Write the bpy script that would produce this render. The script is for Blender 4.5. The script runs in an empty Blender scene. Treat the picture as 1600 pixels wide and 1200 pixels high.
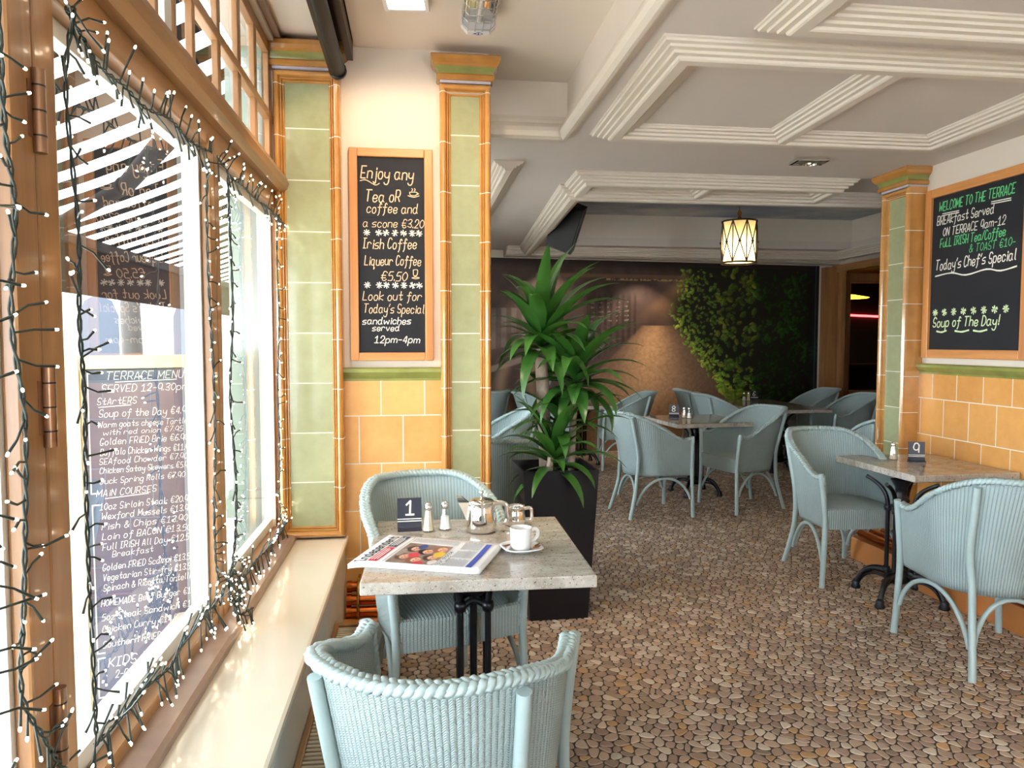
import bpy, bmesh, math, random
import numpy as np
from mathutils import Vector, Matrix
random.seed(7)
S = bpy.context.scene
COL = S.collection
PI = math.pi
# ------------------------------------------------------------------ camera, world, lights, exposure
cd = bpy.data.cameras.new('camera'); cam = bpy.data.objects.new('camera', cd); COL.objects.link(cam)
cd.sensor_width = 36; cd.lens = 36 * 1150 / 1600; cd.clip_start = .02; cd.clip_end = 200
cam.location = (0, 0, 1.5)
cam.rotation_euler = (math.radians(90) - math.atan(65 / 1150), 0, math.radians(-7.43))
S.camera = cam
S.view_settings.view_transform = 'Standard'; S.view_settings.look = 'None'
S.view_settings.gamma = 1; S.view_settings.use_curve_mapping = False
S.view_settings.exposure = 0.35
S.cycles.use_denoising = True
S.cycles.max_bounces = 8; S.cycles.diffuse_bounces = 4; S.cycles.glossy_bounces = 4
S.cycles.transparent_max_bounces = 16; S.cycles.transmission_bounces = 6
S.cycles.caustics_reflective = False; S.cycles.caustics_refractive = False
S.cycles.sample_clamp_indirect = 4
W = bpy.data.worlds.new('sky'); S.world = W; W.use_nodes = True
_b = W.node_tree.nodes['Background']; _b.inputs[0].default_value = (.86, .93, 1, 1); _b.inputs[1].default_value = 17.0

def lamp(name, kind, loc, energy, color, size=.1, aim=None, spot=None, blend=.5, size_y=None):
    d = bpy.data.lights.new(name, kind); d.energy = energy; d.color = color
    if kind == 'AREA':
        d.size = size
        if size_y: d.shape = 'RECTANGLE'; d.size_y = size_y
    else: d.shadow_soft_size = size
    if spot: d.spot_size = math.radians(spot); d.spot_blend = blend
    o = bpy.data.objects.new(name, d); COL.objects.link(o); o.location = loc
    if aim is not None:
        o.rotation_euler = (Vector(aim) - Vector(loc)).to_track_quat('-Z', 'Y').to_euler()
    return o
WARM = (1, .83, .62)
lamp('bay_lamp_light', 'SPOT', (.0, 2.65, 2.9), 60, (1, .74, .48), .05, (-.05, 3.9, 1.55), 95, .35)
lamp('dado_lamp_light', 'SPOT', (2.75, 3.9, 2.62), 9, WARM, .06, (3.5, 4.0, .95), 75, .6)
lamp('mural_lamp_light', 'SPOT', (3.55, 9.3, 2.62), 110, WARM, .03, (3.5, 9.85, 1.6), 80, .6)
lamp('mural_lamp_light', 'SPOT', (3.05, 9.2, 2.62), 80, WARM, .03, (3.05, 9.75, 1.2), 80, .6)
lamp('mural_lamp_light', 'SPOT', (1.75, 9.1, 2.62), 40, WARM, .03, (1.75, 9.7, 1.6), 80, .6)
lamp('planter_lamp_light', 'SPOT', (.62, 2.9, 2.95), 55, WARM, .04, (.55, 3.65, 0), 42, .7)

# ------------------------------------------------------------------ mesh helpers
class MB:
    def __init__(s): s.v = []; s.f = []; s.sm = []; s.uv = {}; s.mi = []
    def add(s, vs, fs, smooth=False, uvs=None, mi=0):
        n = len(s.v); s.v += [tuple(x) for x in vs]
        for f in fs:
            s.f.append(tuple(i + n for i in f)); s.sm.append(smooth); s.mi.append(mi)
        if uvs is not None:
            for i, q in enumerate(uvs): s.uv[n + i] = q
        return s
    def box(s, a, b, mi=0):
        x0, y0, z0 = a; x1, y1, z1 = b
        v = [(x0,y0,z0),(x1,y0,z0),(x1,y1,z0),(x0,y1,z0),(x0,y0,z1),(x1,y0,z1),(x1,y1,z1),(x0,y1,z1)]
        return s.add(v, [(3,2,1,0),(4,5,6,7),(0,1,5,4),(1,2,6,5),(2,3,7,6),(3,0,4,7)], mi=mi)
    def bbox(s, a, b, r=.004, seg=2, mi=0):
        bm = bmesh.new(); bmesh.ops.create_cube(bm, size=1)
        for v in bm.verts: v.co = Vector([(a[i]+b[i])/2 + v.co[i]*(b[i]-a[i]) for i in range(3)])
        bmesh.ops.bevel(bm, geom=bm.edges[:], offset=r, segments=seg, affect='EDGES', profile=.6)
        bm.verts.index_update()
        s.add([v.co[:] for v in bm.verts], [[v.index for v in f.verts] for f in bm.faces], mi=mi); bm.free(); return s
    def tube(s, pts, r, n=8, caps=True, mi=0, flat=1.0):
        P = [Vector(p) for p in pts]; m = len(P)
        R = r if hasattr(r, '__len__') else [r] * m
        T = [(P[min(i+1,m-1)] - P[max(i-1,0)]).normalized() for i in range(m)]
        up = Vector((0,0,1)) if abs(T[0].z) < .9 else Vector((1,0,0))
        N = (up - T[0]*up.dot(T[0])).normalized(); vs = []
        for i in range(m):
            N = (N - T[i]*N.dot(T[i])).normalized(); B = T[i].cross(N)
            for k in range(n):
                a = 2*PI*k/n; vs.append(P[i] + (N*math.cos(a)*flat + B*math.sin(a))*R[i])
        fs = [(i*n+k, i*n+(k+1)%n, (i+1)*n+(k+1)%n, (i+1)*n+k) for i in range(m-1) for k in range(n)]
        s.add(vs, fs, True, mi=mi)
        if caps:
            s.add(vs[:n], [tuple(range(n-1,-1,-1))], mi=mi); s.add(vs[-n:], [tuple(range(n))], mi=mi)
        return s
    def lathe(s, prof, c=(0,0,0), n=24, sx=1, sy=1, mi=0, smooth=True):
        vs = [(c[0]+r*math.cos(2*PI*k/n)*sx, c[1]+r*math.sin(2*PI*k/n)*sy, c[2]+z) for r, z in prof for k in range(n)]
        fs = [(i*n+k, i*n+(k+1)%n, (i+1)*n+(k+1)%n, (i+1)*n+k) for i in range(len(prof)-1) for k in range(n)]
        return s.add(vs, fs, smooth, mi=mi)
    def ball(s, c, r, n=8, mi=0, sz=1):
        return s.lathe([(r*math.sin(PI*i/n)+1e-5, -r*sz*math.cos(PI*i/n)) for i in range(n+1)], c, n*2 if n<8 else n+4, mi=mi)
    def rings(s, rects, mi=0, caps=True):          # rects: (x0,x1,y0,y1,z) loft
        vs = []
        for x0,x1,y0,y1,z in rects: vs += [(x0,y0,z),(x1,y0,z),(x1,y1,z),(x0,y1,z)]
        fs = [(i*4+k, i*4+(k+1)%4, i*4+4+(k+1)%4, i*4+4+k) for i in range(len(rects)-1) for k in range(4)]
        if caps: m = len(vs); fs += [(3,2,1,0),(m-4,m-3,m-2,m-1)]
        return s.add(vs, fs, mi=mi)
    def prism(s, poly, fn0, fn1, mi=0, smooth=False):   # poly 2D -> fn(p) 3D at both ends
        n = len(poly); vs = [fn0(p) for p in poly] + [fn1(p) for p in poly]
        fs = [(i, (i+1)%n, n+(i+1)%n, n+i) for i in range(n)]
        s.add(vs, fs, smooth, mi=mi); s.add(vs, [tuple(range(n-1,-1,-1)), tuple(range(n,2*n))], mi=mi); return s
    def grid(s, fn, nu, nv, smooth=True, uvfn=None, closed=False, mi=0):
        vs = [fn(i/nu, j/nv) for j in range(nv+1) for i in range(nu+1)]
        uv = [uvfn(i/nu, j/nv) for j in range(nv+1) for i in range(nu+1)] if uvfn else None
        w = nu+1
        return s.add(vs, [(j*w+i, j*w+i+1, (j+1)*w+i+1, (j+1)*w+i) for j in range(nv) for i in range(nu)], smooth, uv, mi)
    def build(s, name, mats, parent=None, fix=True):
        me = bpy.data.meshes.new(name); me.from_pydata(s.v, [], s.f)
        me.polygons.foreach_set('use_smooth', s.sm); me.polygons.foreach_set('material_index', s.mi)
        for m in (mats if isinstance(mats, (list, tuple)) else [mats]): me.materials.append(m)
        if s.uv:
            l = me.uv_layers.new(name='UVMap'); li = np.zeros(len(me.loops), int); me.loops.foreach_get('vertex_index', li)
            A = np.zeros((len(s.v), 2)); 
            for k, q in s.uv.items(): A[k] = q
            l.data.foreach_set('uv', A[li].ravel())
        if fix:
            bm = bmesh.new(); bm.from_mesh(me); bmesh.ops.recalc_face_normals(bm, faces=bm.faces); bm.to_mesh(me); bm.free()
        o = bpy.data.objects.new(name, me); COL.objects.link(o)
        if parent is not None: o.parent = parent
        return o

def tag(o, label=None, cat=None, group=None, kind=None):
    if label: o['label'] = label
    if cat: o['category'] = cat
    if group: o['group'] = group
    if kind: o['kind'] = kind
    return o
def empty(name, loc=(0,0,0), rz=0, **k):
    o = bpy.data.objects.new(name, None); COL.objects.link(o); o.empty_display_size = .1
    o.location = loc; o.rotation_euler = (0, 0, rz); return tag(o, **k)
def kids(o): return [c for c in bpy.data.objects if c.parent == o]
def dup(src, loc, rz, label, group=None):
    r = src.copy(); COL.objects.link(r); r.location = loc; r.rotation_euler = (0, 0, rz); r['label'] = label
    if group: r['group'] = group
    for c in TREE[src.name]:
        d = c.copy(); COL.objects.link(d); d.parent = r
        for g in TREE.get(c.name, []):
            e = g.copy(); COL.objects.link(e); e.parent = d
    return r
TREE = {}
def remember(o):
    TREE[o.name] = kids(o)
    for c in TREE[o.name]: TREE[c.name] = kids(c)
def bez(p0, p1, p2, p3, n):
    p0,p1,p2,p3 = map(Vector, (p0,p1,p2,p3)); out = []
    for i in range(n+1):
        t = i/n; out.append(p0*(1-t)**3 + p1*3*t*(1-t)**2 + p2*3*t*t*(1-t) + p3*t**3)
    return out
def smooth_path(P, k=6, closed=False):
    P = [Vector(p) for p in P]; out = []
    for i in range(len(P)-1):
        a,b,c,d = P[max(i-1,0)],P[i],P[i+1],P[min(i+2,len(P)-1)]
        for j in range(k):
            t = j/k; out.append(.5*((2*b)+(c-a)*t+(2*a-5*b+4*c-d)*t*t+(3*b-a-3*c+d)*t**3))
    return out + [P[-1]]

# ------------------------------------------------------------------ materials
class NT:
    def __init__(s, name):
        s.m = bpy.data.materials.new(name); s.m.use_nodes = True; s.t = s.m.node_tree; s.n = s.t.nodes; s.n.clear()
        s.out = s.n.new('ShaderNodeOutputMaterial')
    def node(s, typ, ins={}, **kw):
        n = s.n.new('ShaderNode' + typ)
        for k, v in kw.items(): setattr(n, k, v)
        for k, v in ins.items():
            if isinstance(v, bpy.types.NodeSocket): s.t.links.new(v, n.inputs[k])
            else: n.inputs[k].default_value = v
        return n
    def math(s, op, a, b=0.0, c=0.0):
        return s.node('Math', {0: a, 1: b, 2: c}, operation=op).outputs[0]
    def mix(s, f, a, b, blend='MIX'):
        n = s.n.new('ShaderNodeMix'); n.data_type = 'RGBA'; n.blend_type = blend
        for k, v in ((0, f), (6, a), (7, b)):
            if isinstance(v, bpy.types.NodeSocket): s.t.links.new(v, n.inputs[k])
            else: n.inputs[k].default_value = (*v, 1) if k > 0 and len(v) == 3 else v
        return n.outputs[2]
    def ramp(s, f, stops, interp='LINEAR'):
        n = s.n.new('ShaderNodeValToRGB'); s.t.links.new(f, n.inputs[0]); e = n.color_ramp.elements; n.color_ramp.interpolation = interp
        while len(e) < len(stops): e.new(.5)
        for i, (p, c) in enumerate(stops): e[i].position = p; e[i].color = (*c, 1) if len(c) == 3 else c
        return n.outputs[0]
    def obj(s): return s.node('TexCoord').outputs['Object']
    def uv(s): return s.node('TexCoord').outputs['UV']
    def noise(s, scale, detail=3, vec=None, rough=.5, dist=0):
        i = {'Scale': scale, 'Detail': detail, 'Roughness': rough, 'Distortion': dist}
        if vec is not None: i['Vector'] = vec
        else: i['Vector'] = s.obj()
        return s.node('TexNoise', i).outputs[0]
    def map(s, vec, loc=(0,0,0), rot=(0,0,0), sc=(1,1,1)):
        return s.node('Mapping', {'Vector': vec, 'Location': loc, 'Rotation': rot, 'Scale': sc}).outputs[0]
    def bump(s, h, strength=.3, dist=.01):
        return s.node('Bump', {'Height': h, 'Strength': strength, 'Distance': dist}).outputs[0]
    def done(s, col, rough=.5, metal=0.0, bump=None, spec=.5, coat=0.0, **kw):
        i = {'Base Color': col if isinstance(col, bpy.types.NodeSocket) else (*col, 1), 'Roughness': rough, 'Metallic': metal, 'Specular IOR Level': spec, 'Coat Weight': coat, 'Coat Roughness': .06}
        if bump is not None: i['Normal'] = bump
        i.update(kw)
        p = s.node('BsdfPrincipled', i); s.t.links.new(p.outputs[0], s.out.inputs[0]); return s.m
M = {}
def simple(name, col, rough=.5, metal=0, nv=.12, sc=30, bump=0, coat=0, spec=.5):
    t = NT(name); n = t.noise(sc, 4)
    c = t.mix(n, tuple(x*(1-nv) for x in col), tuple(min(1, x*(1+nv)) for x in col))
    M[name] = t.done(c, rough, metal, t.bump(n, bump, .01) if bump else None, spec, coat); return M[name]
def wood(name, c1, c2, axis=1, rough=.4, sc=1.0, coat=.15):
    t = NT(name); v = t.obj(); s = [22*sc]*3; s[axis] = 1.6*sc
    g = t.noise(1, 5, t.map(v, sc=tuple(s)), .6, .4); w = t.noise(1, 2, t.map(v, sc=tuple(x*.25 for x in s)))
    f = t.math('ADD', t.math('MULTIPLY', g, .7), t.math('MULTIPLY', w, .5))
    M[name] = t.done(t.ramp(f, [(.35, c1), (.8, c2)]), rough, 0, t.bump(g, .12, .003), .5, coat)
def emit(name, col, st):
    t = NT(name); e = t.node('Emission', {0: (*col, 1), 1: st}); t.t.links.new(e.outputs[0], t.out.inputs[0]); M[name] = t.m
def hexc(h): 
    r = [int(h[i:i+2], 16)/255 for i in (0, 2, 4)]
    return tuple(x/12.92 if x <= .04045 else ((x+.055)/1.055)**2.4 for x in r)

simple('plaster', hexc('DCCFC0'), .75, nv=.03, sc=3)
simple('ceiling_paint', hexc('D6CCC4'), .7, nv=.03, sc=2)
simple('moulding_paint', hexc('DED3C4'), .55, nv=.05, sc=8)
simple('bay_paint', hexc('EADFD2'), .7, nv=.04, sc=4)
simple('sill_paint', hexc('E2D6C2'), .22, nv=.05, sc=5, coat=.3)
simple('cream_paint', hexc('DEDBD4'), .45, nv=.05, sc=9)
simple('strip_wood', hexc('8D7263'), .35, nv=.25, sc=16)
simple('terracotta', hexc('B5743F'), .35, nv=.15, sc=7, coat=.15)
simple('chair_paint', hexc('A2B4B4'), .42, nv=.07, sc=25, coat=.1)
simple('iron', hexc('17191F'), .32, .4, nv=.2, sc=40)
simple('steel', (.82, .82, .8), .06, 1, nv=.02)
simple('dull_steel', (.55, .53, .5), .3, 1, nv=.1)
simple('copper', hexc('B8652E'), .22, 1, nv=.2, sc=12)
simple('china', (.86, .87, .88), .1, nv=.01, coat=.4)
simple('paper', hexc('EFEEEE'), .75, nv=.03, sc=20)
simple('paper_edge', hexc('D8D5D2'), .85, nv=.15, sc=90)
simple('ink', hexc('202022'), .7); simple('ink_grey', hexc('9A9A9C'), .8); simple('ink_red', hexc('B5202C'), .7); simple('ink_blue', hexc('3B4A9C'), .7); simple('ink_navy', hexc('2A2C40'), .7)
simple('slate', hexc('18181D'), .6, nv=.35, sc=4, spec=.25); simple('menu_slate_hazed', hexc('333A50'), .4, nv=.2, sc=4)  # menu slate is paler: haze and reflection are put into its colour
simple('chalk', hexc('F0E9DC'), .9, nv=.2, sc=120); simple('chalk_pink', hexc('F3C9A2'), .9, nv=.2, sc=120)
simple('chalk_green', hexc('5FBF7A'), .9, nv=.25, sc=120); simple('chalk_lime', hexc('D6E8B8'), .9, nv=.2, sc=120)
simple('sign_black', hexc('1D2030'), .35); simple('white_plastic', (.82, .82, .82), .3, nv=.02)
simple('planter_black', hexc('0D0B10'), .4, nv=.15, sc=60, spec=.3); simple('hinge_bronze', hexc('8E6C54'), .3, .85)
simple('soil', hexc('2A1E16'), .95, nv=.5, sc=60, bump=1)
simple('bark', hexc('9A8676'), .85, nv=.35, sc=40, bump=.6)
simple('salt', (.9, .9, .88), .6, nv=.02); simple('pepper', hexc('C9B9A0'), .6, nv=.1)
simple('cable_green', hexc('1E2A24'), .5); simple('sugar_brown', hexc('6B3E1E'), .5)
simple('speaker_black', hexc('17171A'), .5); simple('valance_cloth', hexc('1C100D'), .9, nv=.2, sc=8, spec=.03); simple('blind_brown', hexc('2A1D15'), .45, nv=.2, sc=8, spec=.25); simple('blind_dark', hexc('0E0D0E'), .5, spec=.2)
simple('lead', hexc('2E2923'), .35, .6)
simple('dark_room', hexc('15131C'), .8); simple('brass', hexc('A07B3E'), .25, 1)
simple('pavement', hexc('C9C4BC'), .8, nv=.1, sc=3); simple('far_stone', hexc('8C8882'), .9, nv=.08, sc=1.5); simple('far_window', hexc('3A3E46'), .6, spec=.1)
simple('awning_frame', hexc('1C1614'), .8, spec=.05); simple('outer_tile', hexc('7C8C86'), .2, nv=.15, sc=6, coat=.4)
simple('pale_pine', hexc('D9C9A0'), .5, nv=.15, sc=12); simple('tree_bark', hexc('35302C'), .9, nv=.2, sc=10)
wood('oak', hexc('6E4826'), hexc('A27446'), 2); wood('oak_y', hexc('6E4826'), hexc('A27446'), 1); wood('oak_x', hexc('6E4826'), hexc('A27446'), 0)
wood('door_oak', hexc('7E5232'), hexc('A9774A'), 2); wood('door_oak_y', hexc('7E5232'), hexc('A9774A'), 1)
wood('board_frame', hexc('9C5F2E'), hexc('C98A4C'), 2); wood('board_frame_x', hexc('9C5F2E'), hexc('C98A4C'), 0); wood('board_frame_y', hexc('9C5F2E'), hexc('C98A4C'), 1)
wood('slat_wood', hexc('C4B6A0'), hexc('E0D4BE'), 0)
emit('bulb_glow', (1, .84, .6), 18); emit('neon_red', (1, .05, .05), 9); emit('bar_yellow', (1, .55, .03), 5); emit('lamp_panel', (1, .93, .8), 10); emit('spot_glow', (1, .8, .5), 3)

def mat_weave(name, base, gap):
    t = NT(name); uv = t.node('SeparateXYZ', {0: t.uv()}); u, v = uv.outputs[0], uv.outputs[1]
    fr = t.math('FRACT', t.math('MULTIPLY', u, 1/.0135)); tri = t.math('ABSOLUTE', t.math('SUBTRACT', fr, .5))      # .5 at rib edge
    rib = t.math('SUBTRACT', 1.0, t.math('POWER', t.math('MULTIPLY', tri, 2.0), 3.0))
    sl = t.math('SINE', t.math('MULTIPLY', t.math('ADD', v, t.math('MULTIPLY', tri, .011)), 2*PI/.0062))
    tw = t.math('MULTIPLY_ADD', sl, .5, .5)
    h = t.math('MULTIPLY_ADD', tw, .45, rib)
    n = t.noise(9, 3)
    f = t.math('MULTIPLY', t.math('SUBTRACT', 1.0, rib), t.math('SUBTRACT', 1.25, tw))
    c = t.mix(n, tuple(x*.86 for x in base), tuple(min(1, x*1.1) for x in base))
    c = t.mix(t.math('MULTIPLY', f, .55), c, gap)
    M[name] = t.done(c, .5, 0, t.bump(h, .75, .004), .35)
mat_weave('weave', hexc('A4B5B5'), hexc('5E6B6A'))

def mat_tiles(name, c1, c2, w, h, off, shift=(0,0,0), axis='x', offset=.5, mortar=hexc('D9D2C2')):
    t = NT(name); p = t.node('SeparateXYZ', {0: t.obj()}); a = p.outputs[0 if axis == 'x' else 1]
    vec = t.node('CombineXYZ', {0: t.math('ADD', a, shift[0]), 1: t.math('ADD', p.outputs[2], shift[1]), 2: 0.0}).outputs[0]
    b = t.node('TexBrick', {'Vector': vec, 'Color1': (0,0,0,1), 'Color2': (1,1,1,1), 'Mortar': (.5,.5,.5,1), 'Scale': 1.0, 'Mortar Size': .0035, 'Mortar Smooth': .3, 'Bias': 0.0, 'Brick Width': w, 'Row Height': h}, offset=offset, squash=1.0)
    n = t.noise(7, 4); n2 = t.noise(26, 3)
    f = t.math('ADD', t.math('MULTIPLY', b.outputs[0], .45), t.math('MULTIPLY', n, .7))
    c = t.mix(f, c1, c2); c = t.mix(t.math('MULTIPLY', n2, .25), c, tuple(min(1, x*1.5) for x in c2))
    c = t.mix(b.outputs[1], c, mortar)
    hh = t.math('SUBTRACT', t.math('MULTIPLY', t.noise(5, 2), .6), b.outputs[1])
    r = t.math('MULTIPLY_ADD', b.outputs[1], .6, .13)
    M[name] = t.done(c, r, 0, t.bump(hh, .35, .006), .6, .35)
mat_tiles('dado_x', hexc('B67E46'), hexc('DBA766'), .226, .2506, .5, (.07, -.1158, 0), 'x')
mat_tiles('dado_y', hexc('AE743C'), hexc('D29B5A'), .226, .2506, .5, (.05, -.1158, 0), 'y')
mat_tiles('green_x', hexc('77754F'), hexc('9EA27E'), 5, .2545, .0, (2.6, .2345, 0), 'x', 0)
mat_tiles('green_y', hexc('66744A'), hexc('8E9C70'), 5, .2545, .0, (-2.4, .09, 0), 'y', 0)
def mat_glaze(name, c1, c2, step=.25, off=0.0):
    t = NT(name); z = t.node('SeparateXYZ', {0: t.obj()}).outputs[2]
    g = t.math('LESS_THAN', t.math('FRACT', t.math('MULTIPLY', t.math('ADD', z, off), 1/step)), .018)
    c = t.mix(t.noise(12, 4), c1, c2); c = t.mix(g, c, hexc('D9D2C2'))
    M[name] = t.done(c, t.math('MULTIPLY_ADD', g, .5, .14), 0, t.bump(t.noise(40, 3), .15, .003), .6, .4)
mat_glaze('amber_glaze', hexc('9A6830'), hexc('C99252'), .252)
mat_glaze('amber_cap', hexc('8A5A26'), hexc('B47E3C'), 50, 3)
mat_glaze('green_cap', hexc('6C6B34'), hexc('8E8D50'), 50, 3)
simple('rail_green', hexc('858A4A'), .15, nv=.4, sc=8, coat=.4); simple('grout', hexc('B9B4BE'), .8)
def mat_granite():
    t = NT('granite'); v = t.obj()
    n1 = t.noise(9, 5, t.map(v, sc=(1, 2.2, 1)), .65, .8); n2 = t.noise(170, 2); vo = t.node('TexVoronoi', {'Vector': v, 'Scale': 150.0})
    c = t.ramp(n1, [(.3, hexc('8E8478')), (.5, hexc('B9B2A8')), (.72, hexc('D8D4CC'))])
    c = t.mix(t.math('MULTIPLY', n2, .6), c, hexc('A89C90'))
    sp = t.math('LESS_THAN', t.noise(95, 3), .36)
    c = t.mix(t.math('MULTIPLY', sp, .75), c, hexc('4A423E'))
    c = t.mix(t.math('LESS_THAN', vo.outputs[0], .16), c, hexc('E9E6E0'))
    M['granite'] = t.done(c, .1, 0, None, .55, .25)
mat_granite()
def mat_pebbles():
    t = NT('pebble_stone'); c = t.node('Attribute', attribute_name='print').outputs[0]
    c = t.mix(t.math('MULTIPLY', t.noise(70, 4), .4), c, hexc('7A6656'))
    M['pebble_stone'] = t.done(c, .5, 0, t.bump(t.noise(160, 2), .08, .002), .4)
    simple('pebble_grout', hexc('3A322B'), .9, nv=.2, sc=60)
mat_pebbles()
def mat_glass(name='pane_glass'):
    t = NT(name); fr = t.node('Fresnel', {'IOR': 1.5}).outputs[0]
    tr = t.node('BsdfTransparent', {0: (.97,.985,.98,1)}); gl = t.node('BsdfGlossy', {0: (1,1,1,1), 1: .01})
    front = t.math('SUBTRACT', 1.0, t.node('NewGeometry').outputs['Backfacing'])
    mx = t.node('MixShader', {0: t.math('MULTIPLY', t.math('MULTIPLY', fr, 1.5), front), 1: tr.outputs[0], 2: gl.outputs[0]})
    t.t.links.new(mx.outputs[0], t.out.inputs[0]); M[name] = t.m
mat_glass()
mat_glass('clear_glass')
def mat_awning():
    t = NT('awning_cloth'); y = t.node('SeparateXYZ', {0: t.obj()}).outputs[1]
    s = t.math('GREATER_THAN', t.math('FRACT', t.math('MULTIPLY', y, 1/.30)), .47)
    c = t.mix(s, hexc('161515'), hexc('F2F2EE')); ct = t.mix(s, hexc('24211F'), hexc('FFFFFF'))
    d = t.node('BsdfDiffuse', {0: c}); tl = t.node('BsdfTranslucent', {0: ct}); mx = t.node('MixShader', {0: t.math('MULTIPLY_ADD', s, .45, .08), 1: d.outputs[0], 2: tl.outputs[0]})
    t.t.links.new(mx.outputs[0], t.out.inputs[0]); M['awning_cloth'] = t.m
mat_awning()
def mat_shade():
    t = NT('mica_shade'); c = t.mix(t.noise(9, 4), hexc('9C875C'), hexc('CDBE98'))
    d = t.node('BsdfDiffuse', {0: c}); tl = t.node('BsdfTranslucent', {0: c}); mx = t.node('MixShader', {0: .6, 1: d.outputs[0], 2: tl.outputs[0]})
    t.t.links.new(mx.outputs[0], t.out.inputs[0]); M['mica_shade'] = t.m
mat_shade()
def mat_leaf():
    t = NT('leaf_green'); u = t.node('SeparateXYZ', {0: t.uv()}); 
    n = t.noise(5, 2); c = t.mix(n, hexc('1A3C16'), hexc('42702C'))
    st = t.math('MULTIPLY_ADD', t.math('SINE', t.math('MULTIPLY', u.outputs[0], 60.0)), .5, .5)
    c = t.mix(t.math('MULTIPLY', st, .25), c, hexc('1E4A1E'))
    p = t.node('BsdfPrincipled', {'Base Color': c, 'Roughness': .32, 'Specular IOR Level': .5}); tl = t.node('BsdfTranslucent', {0: hexc('5C9A2E') + (1,)})
    mx = t.node('MixShader', {0: .1, 1: p.outputs[0], 2: tl.outputs[0]}); t.t.links.new(mx.outputs[0], t.out.inputs[0]); M['leaf_green'] = t.m
mat_leaf()
def mat_attr(name, rough=.6, spec=.3):
    t = NT(name); a = t.node('Attribute', attribute_name='print'); M[name] = t.done(a.outputs[0], rough, 0, None, spec)
mat_attr('mural_print', .45, .3); mat_attr('photo_print', .75, .2)
def mat_sky_ceiling():
    t = NT('painted_sky'); n = t.noise(.9, 6, t.map(t.obj(), sc=(1, 1.6, 1)), .6)
    M['painted_sky'] = t.done(t.ramp(n, [(.35, hexc('8E9AB0')), (.5, hexc('B8BEC6')), (.62, hexc('D8D6D2'))]), .7)
mat_sky_ceiling()
# ------------------------------------------------------------------ handwriting
_G = {}
def _gl(s):
    for e in s.split('\n'):
        e = e.strip()
        if e: _G[e[0]] = [[(int(q[i]), 'abcdefghijk'.index(q[i+1]) - 3) for i in range(0, len(q), 2)] for q in e[2:].split('|')]
_gl('''a 4g3h1h0f1d3d4f|4h4e5d
b 0k0d|0f1h3h4f3d1d0e
c 4g3h1h0f1d3d4e
d 4f3h1h0f1d3d4f|4k4e5d
e 0f3f4g3h1h0f1d3d4e
f 4j3k2j2d1b|0h4h
g 4g3h1h0f1d3d4f|4h4c3a1a0b
h 0k0d|0f1h3h4g4d
i 1h1d|1j1i
j 2h2b1a0b|2j2i
k 0k0d|4h0f4d
l 1k1e2d
m 0h0d|0g1h2h3g3d|3g4h5h6g6d
n 0h0d|0g1h3h4g4d
o 2h1h0f1d3d4f3h2h
p 0h0a|0g1h3h4f3d1d0e
q 4g3h1h0f1d3d4f|4h4a5b
r 0h0d|0f1h3h4g
s 4h2h0g1f3f4e3d0d
t 2k2e3d4e|0h4h
u 0h0e1d3d4e|4h4d
v 0h2d4h
w 0h1d3g5d6h
x 0h4d|4h0d
y 0h0f1e3e4g|4h4c3a1a0b
z 0h4h0d4d
A 0d2k4d|1f3f
B 0k0d|0k3k4i3g0g|3g4e3d0d
C 4j3k1k0h0f1d3d4e
D 0k0d|0k2k4i4f2d0d
E 4k0k|0k0d|0d4d|0g3g
F 4k0k|0k0d|0g3g
G 4j3k1k0h0f1d3d4f|4f2f
H 0k0d|4k4d|0g4g
I 0k3k|1k1d|0d3d
J 0k4k|3k3e2d1d0e
K 0k0d|4k0f|1g4d
L 0k0d|0d4d
M 0d0k|0k2f|2f5k|5k5d
N 0d0k|0k4d|4d4k
O 2k0i0f2d4f4i2k
P 0d0k|0k3k4i3g0g
Q 2k0i0f2d4f4i2k|2f5c
R 0d0k|0k3k4i3g0g|2g4d
S 4j3k1k0i1g3g4e3d1d0e
T 0k5k|2k2d
U 0k0f1d3d4f4k
V 0k2d|2d4k
W 0k1d|1d3h|3h5d|5d6k
Y 0k2g4k|2g2d
0 2k0i0f2d4f4i2k
1 0i2k|2k2d|0d4d
2 0i1k3k4i3g0d|0d4d
3 0j2k4j3h1g|1g3g4e3d0e
4 3d3k0f|0f4f
5 4k1k|1k0h3h4f3d0d
6 4j2k0g0e2d4e3g1g0f
7 0k4k|4k1d
8 3g1h0i2k4i3h1g0e2d4e3g
9 4h3f1f0h1k3k4i|4j4d
$ 5j4k2k1h1f2d4d5e|0h4h|0f4f
- 0g3g
. 0d0e
' 1k0i
: 1g1h|1d1e
! 1k1f|1d1e
/ 0d3k
& 5d1i2k3i0f1d3d5g
, 1d0c
[ 3k0k|0k0a|0a3a''')
def _ribbon(mb, P, w, fn, mi=0):
    n = len(P)
    if n < 2: return
    L = []
    for i in range(n):
        a, b = P[max(i-1,0)], P[min(i+1,n-1)]; dx, dy = b[0]-a[0], b[1]-a[1]; d = math.hypot(dx, dy) or 1
        ww = w * (1 + .12*math.sin(i*1.7)); L.append((-dy/d*ww/2, dx/d*ww/2, dx/d*w/2, dy/d*w/2))
    vs = []
    for i, p in enumerate(P):
        ex = -1 if i == 0 else (1 if i == n-1 else 0); q = L[i]
        vs += [fn(p[0]+q[0]+ex*q[2]*.6, p[1]+q[1]+ex*q[3]*.6), fn(p[0]-q[0]+ex*q[2]*.6, p[1]-q[1]+ex*q[3]*.6)]
    mb.add(vs, [(2*i, 2*i+1, 2*i+3, 2*i+2) for i in range(n-1)], mi=mi)
def _sm(Q, k=4):
    if len(Q) < 3: return [tuple(q) for q in Q]
    return [(p.x, p.y) for p in smooth_path([(a, b, 0) for a, b in Q], k)]
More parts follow.
